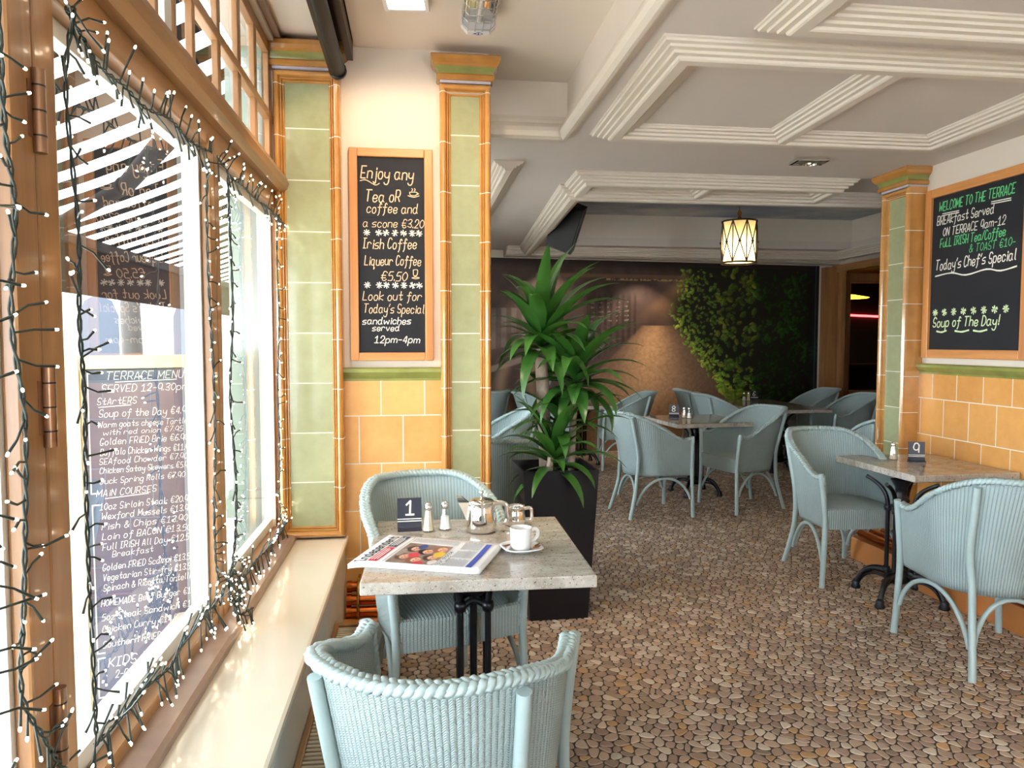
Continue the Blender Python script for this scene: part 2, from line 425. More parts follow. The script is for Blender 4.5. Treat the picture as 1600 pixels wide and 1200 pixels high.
def write(mb, text, fn, x, y, cap, width=None, sw=.09, mi=0, slant=.2, rise=0.0, jit=.25):
    """fn(u,v)->3D on the surface. cap = capital height in metres; width squeezes the line to a length."""
    s = cap/7; strokes = []; cx = 0
    for ch in text:
        if ch == ' ': cx += 3.2; continue
        g = _G.get(ch, _G['o']); mx = max(p[0] for st in g for p in st); jy = random.uniform(-jit, jit)*1.2; js = random.uniform(-.5, .5)*jit
        for st in g: strokes.append([(cx + p[0] + p[1]*slant + p[1]*js*.1, p[1]+jy) for p in st])
        cx += mx + 1.7
    kx = s if not width else width/max(cx-1.7, 1)
    for st in strokes:
        Q = [(x + p[0]*kx, y + p[1]*s + rise*p[0]*kx) for p in _sm(st)]
        _ribbon(mb, Q, cap*sw, fn, mi)
def star(mb, fn, x, y, r, sw, mi=0):
    for k in range(4):
        a = k*PI/4 + random.uniform(-.2, .2); _ribbon(mb, [(x-r*math.cos(a), y-r*math.sin(a)), (x+r*math.cos(a), y+r*math.sin(a))], sw, fn, mi)
def scribble(mb, fn, P, sw, mi=0): _ribbon(mb, _sm(P), sw, fn, mi)

# ------------------------------------------------------------------ the setting
def struct(o, **k): o['kind'] = 'structure'; return o
XF, XR, ZB, ZC = -.70, 3.5, 3.0, 2.70           # facade, right wall, bay ceiling, main ceiling
# pebble mosaic floor: rounded voronoi cells of scattered points, set in dark grout
def pebble_floor():
    from mathutils.geometry import delaunay_2d_cdt
    rg = np.random.default_rng(5); x0, x1, y0, y1, s = -.75, 6.25, .6, 10.4, .0475
    nx, ny = int((x1-x0)/s), int((y1-y0)/(s*.9)); gx_, gy_ = np.meshgrid(np.arange(nx), np.arange(ny))
    px = (x0 + (gx_ + .5*(gy_ % 2))*s).ravel() + rg.uniform(-.42, .42, nx*ny)*s; py = (y0 + gy_*s*.9).ravel() + rg.uniform(-.42, .42, nx*ny)*s
    keep = ~((px > 3.55) & (py < 4.8)); px, py = px[keep], py[keep]
    tri = np.array([t for t in delaunay_2d_cdt([Vector(p) for p in zip(px.tolist(), py.tolist())], [], [], 0, 1e-7)[2] if len(t) == 3])
    A, B, C = [np.stack([px[tri[:, k]], py[tri[:, k]]], 1) for k in range(3)]
    d = 2*(A[:, 0]*(B[:, 1]-C[:, 1]) + B[:, 0]*(C[:, 1]-A[:, 1]) + C[:, 0]*(A[:, 1]-B[:, 1])); a2, b2, c2 = (A**2).sum(1), (B**2).sum(1), (C**2).sum(1)
    cc = np.stack([(a2*(B[:, 1]-C[:, 1]) + b2*(C[:, 1]-A[:, 1]) + c2*(A[:, 1]-B[:, 1]))/d, (a2*(C[:, 0]-B[:, 0]) + b2*(A[:, 0]-C[:, 0]) + c2*(B[:, 0]-A[:, 0]))/d], 1)
    own = [[] for _ in px]
    for k, t in enumerate(tri.tolist()):
        for v in t: own[v].append(k)
    pal = np.array([hexc(h) for h in ('7E6A5B', '94806F', 'A08B78', 'A48C76', 'AE9A86', 'B8A692', '8C7462', 'C2B4A2', '9C8470', '90786A', 'A8845C', 'B09A8A')])
    V, F, K = [], [], []; m = 14; ang = np.arange(m)*2*PI/m
    for i, tl in enumerate(own):
        if len(tl) < 4: continue
        q = cc[tl]; c0 = np.array([px[i], py[i]]); r = q - c0
        if np.abs(r).max() > .09: continue
        q = q[np.argsort(np.arctan2(r[:, 1], r[:, 0]))]; ce = q.mean(0)
        for _ in range(2): n1 = np.roll(q, -1, 0); q = np.stack([.75*q+.25*n1, .25*q+.75*n1], 1).reshape(-1, 2)
        q = q[np.linspace(0, len(q), m, endpoint=False).astype(int)] - ce; L = np.hypot(q[:, 0], q[:, 1])[:, None]
        o1 = q*(1 - .0026/L); o2 = q*(1 - .0075/np.maximum(L, .012)); h = rg.uniform(.0028, .0042); n0 = len(V)*0 + i
        V.append(np.concatenate([np.c_[o1+ce, np.full(m, 0.0)], np.c_[o1*.97+ce, np.full(m, h*.65)], np.c_[o2+ce, np.full(m, h)]])); K.append(pal[rg.integers(len(pal))]*rg.uniform(.82, 1.15))
    N = len(V); V = np.concatenate(V); base = np.arange(N)[:, None]*3*m; k = np.arange(m); k2 = (k+1) % m
    quads = np.concatenate([(base[:, :, None] + np.stack([r*m+k, r*m+k2, (r+1)*m+k2, (r+1)*m+k], 1)[None].reshape(1, -1, 4)).reshape(-1, 4) for r in (0, 1)]); tops = base + 2*m + k[None]
    sb = np.array([(-.72,-2.5,-.1),(6.6,-2.5,-.1),(6.6,10.6,-.1),(-.72,10.6,-.1),(-.72,-2.5,0),(6.6,-2.5,0),(6.6,10.6,0),(-.72,10.6,0)]); n0 = len(V)
    sf = np.array([(3,2,1,0),(4,5,6,7),(0,1,5,4),(1,2,6,5),(2,3,7,6),(3,0,4,7)]) + n0
    loops = np.concatenate([quads.ravel(), sf.ravel(), tops.ravel()]).astype(np.int32); sizes = np.concatenate([np.full(len(quads)+6, 4), np.full(N, m)]); starts = np.concatenate([[0], np.cumsum(sizes)[:-1]]).astype(np.int32)
    me = bpy.data.meshes.new('floor'); al = np.concatenate([V, sb]); me.vertices.add(len(al)); me.vertices.foreach_set('co', al.ravel().astype(np.float32))
    me.loops.add(len(loops)); me.loops.foreach_set('vertex_index', loops); me.polygons.add(len(sizes)); me.polygons.foreach_set('loop_start', starts)
    mi = np.zeros(len(sizes), np.int32); mi[len(quads):len(quads)+6] = 1; me.polygons.foreach_set('material_index', mi); sm = np.ones(len(sizes), bool); sm[len(quads):] = False; me.polygons.foreach_set('use_smooth', sm); me.update(calc_edges=True)
    at = me.color_attributes.new('print', 'FLOAT_COLOR', 'POINT'); col = np.ones((len(al), 4), np.float32); col[:N*3*m, :3] = np.repeat(np.array(K), 3*m, 0); at.data.foreach_set('color', col.ravel())
    me.materials.append(M['pebble_stone']); me.materials.append(M['pebble_grout']); o = bpy.data.objects.new('floor', me); COL.objects.link(o); struct(o)
pebble_floor()
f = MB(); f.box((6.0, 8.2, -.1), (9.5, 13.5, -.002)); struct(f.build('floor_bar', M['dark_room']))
# main ceiling in slabs around the bay and the painted tray
f = MB()
f.box((.88, -2.5, ZC), (7, 5.6, ZC+.1)); f.box((-.9, 4.27, ZC), (.88, 10.8, ZC+.1)); f.box((.88, 5.6, ZC), (1.3, 10.8, ZC+.1))
f.box((5.62, 5.6, ZC), (7, 10.8, ZC+.1)); f.box((1.3, 9.0, ZC), (5.62, 10.8, ZC+.1))
struct(f.build('ceiling_main', M['ceiling_paint']))
f = MB(); f.box((-.9, -2.5, ZB), (.98, 4.35, ZB+.1)); f.box((.88, -2.5, ZC+.1), (.94, 4.35, ZB)); f.box((-.9, 4.27, ZC+.1), (.88, 4.35, ZB))
struct(f.build('ceiling_bay', M['bay_paint']))
f = MB(); f.box((1.1, 5.5, 3.08), (5.7, 9.1, 3.18)); struct(f.build('ceiling_sky', M['painted_sky']))
f = MB(); f.box((1.22, 5.52, ZC+.1), (1.3, 9.08, 3.08)); f.box((5.62, 5.52, ZC+.1), (5.7, 9.08, 3.08)); f.box((1.17, 5.52, ZC+.1), (5.62, 5.6, 3.08)); f.box((1.17, 9.0, ZC+.1), (5.62, 9.08, 3.08))
struct(f.build('ceiling_tray', M['moulding_paint']))
# stepped plaster mouldings hanging from the main ceiling
def profile(w, d):
    h = w/2
    L = [(-h, .004), (-h, -.12*d), (-.93*h, -.16*d), (-.9*h, -.3*d), (-.72*h, -.34*d), (-.7*h, -.5*d), (-.5*h, -.55*d), (-.48*h, -.72*d), (-.3*h, -.76*d), (-.27*h, -.92*d), (-.2*h, -d), (-.12*h, -d)]
    return L + [(-a, b) for a, b in reversed(L)]
def strip(mb, p0, p1, w=.24, d=.065, z=ZC, ext=False):
    a, b = Vector((*p0, z)), Vector((*p1, z)); t = (b-a).normalized(); s = Vector((t.y, -t.x, 0)); e = w/2 if ext else 0
    fn = lambda c, k: (lambda p: tuple(c + s*p[0] + Vector((0, 0, p[1])) + t*k*(e - abs(p[0]) if ext else 0)))
    mb.prism(profile(w, d), fn(a, -1), fn(b, 1))
def strip_y(mb, x, y0, y1, **k): strip(mb, (x, y0), (x, y1), **k)
def strip_x(mb, y, x0, x1, **k): strip(mb, (x0, y), (x1, y), **k)
def frame(mb, C4, w=.24, d=.065, z=ZC):               # mitred rectangle of moulding
    P = profile(w, d); m = len(P); vs = []; n4 = len(C4)
    for i in range(n4):
        p, a, b = (Vector(C4[k % n4]) for k in (i, i-1, i+1)); t0 = (p-a).normalized(); t1 = (b-p).normalized()
        n0, n1 = Vector((t0.y, -t0.x)), Vector((t1.y, -t1.x)); mt = (n0+n1)/(1+n0.dot(n1))
        vs += [(p.x+mt.x*q[0], p.y+mt.y*q[0], z+q[1]) for q in P]
    mb.add(vs, [(i*m+k, i*m+(k+1)%m, ((i+1)%n4)*m+(k+1)%m, ((i+1)%n4)*m+k) for i in range(n4) for k in range(m)])
n = 0
def trim(mb, mat='moulding_paint'):
    global n; n += 1; return struct(mb.build('trim_%d' % n, M[mat]))
f = MB(); frame(f, [(1.09, 2.95), (3.02, 2.95), (3.06, 4.10), (1.12, 4.10)]); strip(f, (2.06, 2.95), (2.10, 4.10), w=.22, d=.062); trim(f)
f = MB(); frame(f, [(1.41, .2), (3.2, .2), (3.2, 2.62), (1.41, 2.62)]); strip(f, (2.4, .2), (2.4, 2.62), w=.22, d=.062); trim(f)
f = MB(); frame(f, [(1.24, 5.22), (3.14, 5.22), (3.2, 5.64), (1.25, 5.64)], d=.085); strip(f, (2.17, 5.22), (2.2, 5.64), w=.22, d=.08); trim(f)
f = MB(); frame(f, [(1.22, 5.68), (5.64, 5.68), (5.64, 9.3), (1.42, 9.3)], d=.1); trim(f)
f = MB(); strip_y(f, .62, 4.9, 8.4, w=.2); trim(f)
# cornice along the bay step
cpf = [(.0, .10), (-.012, .10), (-.014, .082), (-.024, .078), (-.026, .058), (-.034, .05), (-.05, .03), (-.058, .005), (-.05, -.022), (-.03, -.036), (-.012, -.036), (-.006, -.026), (.008, -.026), (.012, -.014), (.03, -.014), (.034, 0), (.034, .004)]
f = MB(); f.prism(cpf, lambda p: (.88+p[0], -2.5, ZC+p[1]), lambda p: (.88+p[0], 4.27+p[0], ZC+p[1]))
f.prism(cpf, lambda p: (.40, 4.27+p[0], ZC+p[1]), lambda p: (.88+p[0], 4.27+p[0], ZC+p[1])); trim(f)
# mural wall
def mur(x): return 9.58 + .095*(x - 1)
f = MB(); v = [(-.8, mur(-.8), 0), (6.02, mur(6.02), 0), (6.02, mur(6.02)+.15, 0), (-.8, mur(-.8)+.15, 0)]
f.add(v + [(a, b, ZC+.05) for a, b, c in v], [(3,2,1,0),(4,5,6,7),(0,1,5,4),(1,2,6,5),(2,3,7,6),(3,0,4,7)]); struct(f.build('wall_back', M['plaster']))
f = MB()
for (d, z0, z1) in ((.46, 2.685, 2.70), (.40, 2.66, 2.69), (.33, 2.64, 2.67), (.27, 2.62, 2.65), (.2, 2.61, 2.63)):
    v = [(1.14, mur(1.14)-d, z0), (6.0, mur(6.0)-d, z0), (6.0, mur(6.0), z0), (1.14, mur(1.14), z0)]
    f.add(v + [(a, b, z1) for a, b, c in v], [(3,2,1,0),(4,5,6,7),(0,1,5,4),(1,2,6,5),(2,3,7,6),(3,0,4,7)])
trim(f)
# right wall with tiled dado
f = MB(); f.box((XR, -2.5, 0), (XR+.15, 5.0, ZC)); struct(f.build('wall_right', M['plaster']))
f = MB(); f.box((XR-.02, -2.5, 0), (XR, 4.74, 1.285)); struct(f.build('wall_right_dado', M['dado_y']))
def dado_rail(mb, fn, a, b):
    mb.prism([(0, 0), (.012, 0), (.012, .012), (.03, .03), (.042, .045), (.042, .062), (.03, .07), (0, .07)], lambda p: fn(a, p), lambda p: fn(b, p))
f = MB(); dado_rail(f, lambda t, p: (XR-.0-p[0]-.005, t, 1.285+p[1]), -2.5, 4.74); trim(f, 'rail_green')
f = MB(); f.box((XR+.14, 4.9, 0), (6.0, 5.0, ZC)); struct(f.build('wall_right_return', M['plaster']))
f = MB(); f.box((6.0, 4.9, 0), (6.12, 8.75, ZC)); f.box((6.0, 8.75, 2.55), (6.12, 10.2, ZC)); struct(f.build('wall_right_rear', M['plaster']))
f = MB(); f.box((-.9, -2.6, 0), (3.65, -2.5, .9)); f.box((-.9, -2.6, 2.3), (3.65, -2.5, ZB)); f.box((-.9, -2.6, .9), (1.55, -2.5, 2.3)); f.box((2.75, -2.6, .9), (3.65, -2.5, 2.3)); struct(f.build('wall_front', M['plaster']))
w4 = struct(empty('window_4'))
for x in (1.5, 2.7): f = MB(); f.bbox((x, -2.59, .9), (x+.09, -2.51, 2.3), .006); f.build('stile', M['oak'], w4)
f = MB(); f.box((1.55, -2.553, .9), (2.75, -2.547, 2.3)); f.build('pane', M['pane_glass'], w4)
# pier wall between the two tiled pillars
f = MB(); f.box((-.72, 3.9, 0), (.385, 4.27, ZB)); struct(f.build('wall_pier', M['plaster']))
f = MB(); f.box((-.4, 3.885, 0), (.14, 3.9, 1.30)); struct(f.build('wall_pier_dado', M['dado_x']))
f = MB(); dado_rail(f, lambda t, p: (t, 3.9-p[0], 1.30+p[1]), -.375, .135); trim(f, 'rail_green')
# tiled pillars: amber bullnose frame round a green panel, stepped capital
def pillar(name, w, zb, zt, frame, depth, mats, base=None, d2=.0):
    """local x along the face, face at local y=0 looking to -y."""
    r = struct(empty(name)); h = w/2
    prof = [(0, 0), (0, .022), (.004, .036), (.011, .045), (.020, .048), (.028, .043), (.032, .033), (.035, .024), (.037, .030), (.041, .030), (.043, .018), (.046, .012), (.048, .018), (.052, .018), (frame, .006), (frame, 0)]
    f = MB(); f.box((-h+frame*.5, -.008, zb+frame*.5), (h-frame*.5, depth, zt-frame*.5)); f.build('tile_panel', mats[0], r)
    f = MB(); cs = [(-h, zb, 1, 1), (h, zb, -1, 1), (h, zt, -1, -1), (-h, zt, 1, -1)]; nP = len(prof)
    vs = [(x+sx*a, -b, z+sz*a) for x, z, sx, sz in cs for a, b in prof]
    f.add(vs, [(k*nP+i, k*nP+i+1, ((k+1)%4)*nP+i+1, ((k+1)%4)*nP+i) for k in range(4) for i in range(nP-1)])
    f.box((-h, 0, zb), (-h+.02, depth, zt)); f.box((h-.02, 0, zb), (h, depth, zt)); f.build('tile_frame', mats[1], r)
    def ring(lst): return [(-h-o, h+o, -.045-o, depth, z) for z, o in lst]
    f = MB(); f.rings(ring([(zt, -.002), (zt+.012, -.002)])); f.build('grout_line', M['grout'], r)
    f = MB(); f.rings(ring([(zt+.012, .010), (zt+.018, .016), (zt+.036, .016), (zt+.044, .010)])); f.rings(ring([(zt+.076, .026), (zt+.086, .036), (zt+.104, .044), (zt+.124, .046), (zt+.13, .04)])); f.build('capital', M['amber_cap'], r)
    f = MB(); f.rings(ring([(zt+.044, .006), (zt+.052, .008), (zt+.068, .016), (zt+.076, .024)])); f.build('capital_band', M['green_cap'], r)
    return r
p = pillar('pillar_1', .325, .50, 2.842, .056, .05, (M['green_x'], M['amber_glaze'])); p.location = (-.53, 3.85, 0)
p = pillar('pillar_2', .262, .0, 2.818, .058, .03, (M['green_x'], M['amber_glaze'])); p.location = (.26, 3.87, 0)
p = pillar('pillar_3', .30, .0, 2.57, .058, .10, (M['green_x'], M['amber_glaze'])); p.location = (3.40, 4.87, 0); p.rotation_euler = (0, 0, -PI/2)
# facade: sill bench, ledge, mullions, transom lights, panes
f = MB(); f.box((-.61, -2.5, .0), (-.372, 3.9, .455)); struct(f.build('wall_left_sill', M['cream_paint']))
f = MB(); f.bbox((-.64, -2.5, .455), (-.355, 3.9, .492), .012); struct(f.build('trim_sill', M['sill_paint']))
f = MB(); f.prism([(-.74, .40), (-.612, .40), (-.612, .512), (-.625, .522), (-.74, .526)], lambda p: (p[0], -2.5, p[1]), lambda p: (p[0], 3.86, p[1])); struct(f.build('trim_sill_step', M['strip_wood']))
f = MB(); f.box((-.95, -2.5, -.05), (-.74, 3.9, .42)); struct(f.build('wall_left', M['plaster']))
w1 = struct(empty('window_1'))
f = MB(); f.bbox((-.734, -2.5, .50), (-.69, 3.94, .56), .006); f.bbox((-.734, -2.5, 2.165), (-.69, 3.94, 2.25), .006); f.build('rail', M['oak_y'], w1)
f = MB(); f.prism([(-.72, 2.245), (-.66, 2.245), (-.632, 2.262), (-.622, 2.29), (-.632, 2.318), (-.66, 2.335), (-.72, 2.36)], lambda p: (p[0], -2.5, p[1]), lambda p: (p[0], 3.93, p[1])); f.build('ledge', M['oak_y'], w1)
for y0, y1 in ((1.385, 1.464), (1.468, 1.552), (2.625, 2.683), (2.687, 2.748), (.22, .30), (-.9, -.8), (3.86, 3.92)):
    f = MB(); f.bbox((-.717, y0, .50), (-.685, y1, 2.2), .006); f.build('stile', M['oak'], w1)
for z0 in (1.92, 1.38, .77):
    f = MB(); f.tube([(-.678, 1.466, z0-.075), (-.678, 1.466, z0+.075)], .0125, 12)
    for k in (-.045, 0, .045): f.tube([(-.678, 1.466, z0+k-.0015), (-.678, 1.466, z0+k+.0015)], .0132, 12, mi=1)
    f.box((-.687, 1.44, z0-.05), (-.683, 1.466, z0+.05)); h = f.build('hinge', (M['hinge_bronze'], M['iron']), w1); h['label'] = 'bronze butt hinge'
for y0, y1 in ((1.552, 2.625), (2.748, 3.86), (.30, 1.385), (-.8, .22), (-2.5, -.9)):
    f = MB(); c = .012
    for a, b in (((-.772, y0-.035, .54), (-.718, y0+.012, 2.19)), ((-.772, y1-.012, .54), (-.718, y1+.035, 2.19)), ((-.772, y0+.012, .54), (-.735, y1-.012, .60)), ((-.772, y0+.012, 2.13), (-.735, y1-.012, 2.19))): f.box(a, b)
    f.build('pane_frame', M['cream_paint'], w1)
    f = MB(); f.box((-.757, y0+c-.005, .595), (-.752, y1-c+.005, 2.135)); f.build('pane', M['pane_glass'], w1)
w2 = struct(empty('window_2'))
ys = [(3.71, 3.86), (3.39, 3.5), (3.08, 3.19), (2.77, 2.87), (2.46, 2.55), (2.28, 2.36), (2.12, 2.2), (1.93, 2.0), (1.6, 1.7), (1.28, 1.38), (.96, 1.06), (.64, .74), (.3, .4), (-.1, 0), (-.5, -.4), (-.9, -.8), (-1.3, -1.2), (-1.7, -1.6), (-2.1, -2.0), (-2.5, -2.4)]
f = MB()
for z0, z1 in ((2.335, 2.385), (2.585, 2.625), (2.90, 2.955)): f.bbox((-.73, -2.5, z0), (-.696, 3.87, z1), .004)
f.build('rail', M['oak_y'], w2)
for i, (a, b) in enumerate(ys):
    f = MB(); f.bbox((-.722, a+.055, 2.36), (-.699, b, 2.93), .003); f.build('muntin', M['oak'], w2)
f = MB(); f.box((-.73, 2.26, 2.36), (-.702, 2.32, 2.93)); f.box((-.73, 3.88, 2.34), (-.69, 3.935, 2.96)); f.box((-.75, -2.5, 2.955), (-.672, 3.86, 2.975)); f.build('cream_post', M['cream_paint'], w2)
f = MB(); f.box((-.76, -2.5, 2.975), (-.64, 3.86, 3.0)); f.build('head_strip', M['strip_wood'], w2)
f = MB(); f.box((-.719, -2.5, 2.38), (-.716, 3.78, 2.905)); f.build('pane', M['pane_glass'], w2)
# rear part of the facade, behind the pier wall (its window lights the rear room)
f = MB(); f.box((-.9, 4.27, 0), (-.72, 9.5, .45)); f.box((-.9, 4.27, 2.4), (-.72, 9.5, ZC)); f.box((-.9, 4.27, .45), (-.72, 4.6, 2.4)); f.box((-.9, 7.3, .45), (-.72, 9.5, 2.4)); struct(f.build('wall_left_rear', M['plaster']))
w3 = struct(empty('window_3')); f = MB()
for y in (4.6, 5.9, 7.2): f.box((-.82, y, .45), (-.74, y+.1, 2.4))
f.build('stile', M['oak'], w3); f = MB(); f.box((-.79, 4.65, .45), (-.785, 7.25, 2.4)); f.build('pane', M['pane_glass'], w3)
# plinths and copper heating pipes
f = MB(); f.bbox((-.372, 3.64, 0), (.128, 3.885, .10), .006); struct(f.build('baseboard_pier', M['terracotta']))
f = MB()
for y0, y1, x0 in ((3.62, 4.72, 3.0), (2.5, 2.98, 3.0), (2.96, 3.64, 3.05), (.4, 2.48, 3.0)): f.bbox((x0, y0, 0), (3.48, y1, .15), .006)
struct(f.build('baseboard_right', M['terracotta']))
# doorway at the right rear: post, header, open leaf with dark glass
d1 = struct(empty('door_1'))
f = MB(); f.bbox((5.80, 9.88, 0), (5.99, 10.02, 2.57), .008); f.bbox((5.99, 9.80, 0), (6.06, 9.90, 2.57), .006); f.build('post', M['door_oak'], d1)
f = MB(); f.bbox((5.96, 8.7, 2.50), (6.03, 10.0, 2.60), .006); f.build('header', M['door_oak_y'], d1)
lf = MB(); x0, x1, y0 = 6.13, 7.0, 9.98
for a, b in (((x0, y0, .02), (x0+.12, y0+.05, 2.5)), ((x1-.12, y0, .02), (x1, y0+.05, 2.5)), ((x0+.12, y0, 2.36), (x1-.12, y0+.05, 2.5)), ((x0+.12, y0, .70), (x1-.12, y0+.05, .80)), ((x0+.12, y0, .02), (x1-.12, y0+.05, .16))): lf.bbox(a, b, .006)
lf.bbox((x0+.1, y0+.015, .1), (x1-.1, y0+.035, .75), .004); lf.build('leaf', M['door_oak'], d1)
f = MB(); f.box((x0+.11, y0+.022, .79), (x1-.11, y0+.028, 2.37)); f.build('pane', M['pane_glass'], d1)
for z in (2.2, 1.85, 1.5, 1.15):
    f = MB(); f.tube([(6.095, 9.95, z-.055), (6.095, 9.95, z+.055)], .013, 10); f.box((6.06, 9.945, z-.05), (6.14, 9.955, z+.05)); f.build('hinge', M['dull_steel'], d1)
# the bar room beyond the doorway
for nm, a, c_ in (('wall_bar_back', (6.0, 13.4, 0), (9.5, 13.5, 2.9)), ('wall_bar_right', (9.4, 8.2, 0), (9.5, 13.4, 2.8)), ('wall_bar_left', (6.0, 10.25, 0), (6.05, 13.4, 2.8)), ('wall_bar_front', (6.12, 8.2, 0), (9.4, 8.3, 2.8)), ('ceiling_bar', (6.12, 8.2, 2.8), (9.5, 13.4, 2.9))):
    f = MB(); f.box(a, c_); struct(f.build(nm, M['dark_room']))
f = MB(); f.tube([(8.0, 13.38, 2.04), (9.36, 13.38, 1.99)], .02, 8); tag(f.build('neon_tube', M['neon_red']), 'glowing red neon strip seen through the door glass', 'neon light')
f = MB(); f.lathe([(.0, .06), (.12, .05), (.36, .0), (.34, -.01), (.1, .03)], (7.5, 12.1, 2.28), 20); l = f.build('bar_lamp', M['bar_yellow']); tag(l, 'flat yellow glowing bar lamp above the red strip in the door glass', 'lamp')
f = MB(); f.tube([(7.5, 12.1, 2.33), (7.5, 12.1, 2.8)], .008, 6); f.build('cord', M['iron'], l)
f = MB(); f.bbox((7.0, 12.6, 0), (9.3, 13.1, 1.05), .01); f.bbox((6.95, 12.55, 1.05), (9.3, 13.15, 1.1), .008); tag(f.build('bar_counter', M['blind_dark']), 'dark bar counter under the red strip beyond the door glass', 'bar counter')
# mural print on the rear wall
NX, NZ = 620, 290; X0, X1, Z0, Z1 = .2, 5.78, .02, 2.60
rng = np.random.default_rng(3)
def vnoise(p, q):
    i, j = np.floor(p).astype(int), np.floor(q).astype(int); a, b = p-i, q-j; a = a*a*(3-2*a); b = b*b*(3-2*b)
    T = vnoise.T; g = lambda u, v: T[u % 256, v % 256]
    return (g(i,j)*(1-a)+g(i+1,j)*a)*(1-b) + (g(i,j+1)*(1-a)+g(i+1,j+1)*a)*b
vnoise.T = rng.random((256, 256))
def fbm(p, q, o=4): return sum(vnoise(p*2**k + 17*k, q*2**k + 31*k) / 2**(k+1) for k in range(o))
xs, zs = np.meshgrid(np.linspace(X0, X1, NX), np.linspace(Z0, Z1, NZ))
P_ = 766 + 106.5*(xs - .97); Q_ = 405 + (2.60 - zs)*113
C_ = np.zeros((NZ, NX, 3))
def blend(mask, col):
    global C_; m = np.clip(mask, 0, 1)[..., None]; C_ = C_*(1-m) + np.array(col)*m
sst = lambda a, b, x: (lambda t: t*t*(3-2*t))(np.clip((x-a)/(b-a), 0, 1))
fine = fbm(P_/3, Q_/3); med = fbm(P_/14, Q_/14); big = fbm(P_/45, Q_/45)
C_[:] = np.array(hexc('4A3A36')); C_ *= (.55 + .9*med)[..., None]
# path
t_ = np.clip((Q_-503)/(700-503), 0, 1.2); pl = 990 - 190*t_; pr = 1043 + 190*t_
path = sst(-3, 4, P_-pl) * sst(-3, 4, pr-P_) * (Q_ > 503)
glow = np.exp(-((P_-(1010-25*t_))/(16+75*t_))**2)
pc = np.array(hexc('6E5546'))*(.62+.4*fine[..., None]) + glow[..., None]*np.array(hexc('C89868'))*(.95*np.exp(-t_*.8)*(.55+.7*fine))[..., None]
C_ = C_*(1-path[..., None]) + pc*path[..., None]
# far dark end and light shaft
blend(np.exp(-((P_-1015)/50)**2-((Q_-490)/34)**2)*.7, hexc('3A2A22'))
sh = sst(0, 26, P_-(1048-(Q_-420)*1.05)) * sst(0, 20, (1075-(Q_-420)*.15)-P_) * sst(415, 428, Q_) * (1-sst(430, 505, Q_)); blend(sh*.5*(.6+.6*med), hexc('A0784E'))
blend(sst(424, 427, Q_)*(1-sst(429, 433, Q_))*(P_ < 1075)*(P_ > 830)*.45, hexc('8A6A50'))
blend((np.abs(Q_-433) < 1.4)*(P_ > 930)*(P_ < 1065)*(fine > .45)*.7, hexc('B59A62'))
blend((1-sst(408, 421, Q_))*.85, hexc('1E1716'))
# fence, rail and arches on the left
post = (np.mod((P_-760)/np.maximum(9, (1000-P_)*.11), 1) < .45) * (P_ < 985) * (P_ > 905) * sst(450, 462, Q_) * (1-sst(505+(990-P_)*.7, 512+(990-P_)*.7, Q_)); blend(post*.6, hexc('241B1A'))
lat = (np.mod(Q_+(P_-900)*.05, 7) < 2.6) * (np.mod(P_, 13) < 7) * (P_ > 905) * (P_ < 975) * (Q_ > 465) * (Q_ < 500); blend(lat*.32*(fine > .47), hexc('A89C8C'))
rail = (P_ < 835) * sst(0, 3, Q_-(563-(P_-766)*.32)) * (1-sst(9, 12, Q_-(563-(P_-766)*.32))); blend(rail*.6, hexc('9A8C80'))
blend((P_ < 830)*(Q_ > 478)*(Q_ < 540-(P_-766)*.2)*(.3+.6*(np.mod(P_, 15) < 8))*.55*med*1.6, hexc('8E8278'))
ar = (P_ < 850)*(Q_ > 562)*np.abs(np.sin((P_-766)/14.0 + .6*np.sin((Q_-560)/22)))**6; blend(ar*.55, hexc('A08468'))
# ivy wall on the right: hundreds of painted leaves
edge = np.where(Q_ < 500, 1058 - np.clip(Q_-425, 0, 60)*.35, 1037 + (Q_-500)*.78)
ivy = sst(-8, 14, P_-edge)*(Q_ > 412); blend(ivy*.93, hexc('161A10'))
gx, gz = (X1-X0)/(NX-1), (Z1-Z0)/(NZ-1)
for k in range(5200):
    px, qx = rng.uniform(1030, 1276), rng.uniform(414, 690)
    e = 1058 - min(max(qx-425, 0), 60)*.35 if qx < 500 else 1037 + (qx-500)*.78
    if px < e-4 + rng.uniform(-6, 10): continue
    near = math.exp(-((px-e)/42)**2)*(.35+.65*sst(430, 600, np.array(qx))); cl = vnoise(np.array([px/30.]), np.array([qx/30.]))[0]
    if rng.random() > .16 + .6*near + .5*max(0, cl-.5): continue
    b = (.26 + .6*near + .65*max(0, cl-.42))*rng.uniform(.45, 1.2)
    col = np.array(hexc('7C9C3A'))*b if rng.random() < .75 else np.array(hexc('A8AE40'))*b*.9
    if px > 1170: col = np.array(hexc('3E6A24'))*b
    r = rng.uniform(2.0, 3.9 + 2.6*(px > 1110)) ; an = rng.uniform(0, PI)
    ci = int(((px-766)/106.5+.97-X0)/gx); cj = int((2.60-(qx-405)/113-Z0)/gz); w = int(r/.9)+2
    j0, j1, i0, i1 = max(cj-w, 0), min(cj+w, NZ), max(ci-w, 0), min(ci+w, NX)
    if j0 >= j1 or i0 >= i1: continue
    dp, dq = P_[j0:j1, i0:i1]-px, Q_[j0:j1, i0:i1]-qx; u = dp*math.cos(an)+dq*math.sin(an); v2 = -dp*math.sin(an)+dq*math.cos(an)
    m = ((u/r)**2 + (v2/(r*.62))**2 < 1)[..., None]; C_[j0:j1, i0:i1] = np.where(m, col*(1+.3*np.sign(v2))[..., None], C_[j0:j1, i0:i1])
blend(sst(1255, 1262, P_)*.75, hexc('14161A')); blend((np.abs(P_-1273) < 1.3)*.6, hexc('4A5A66'))
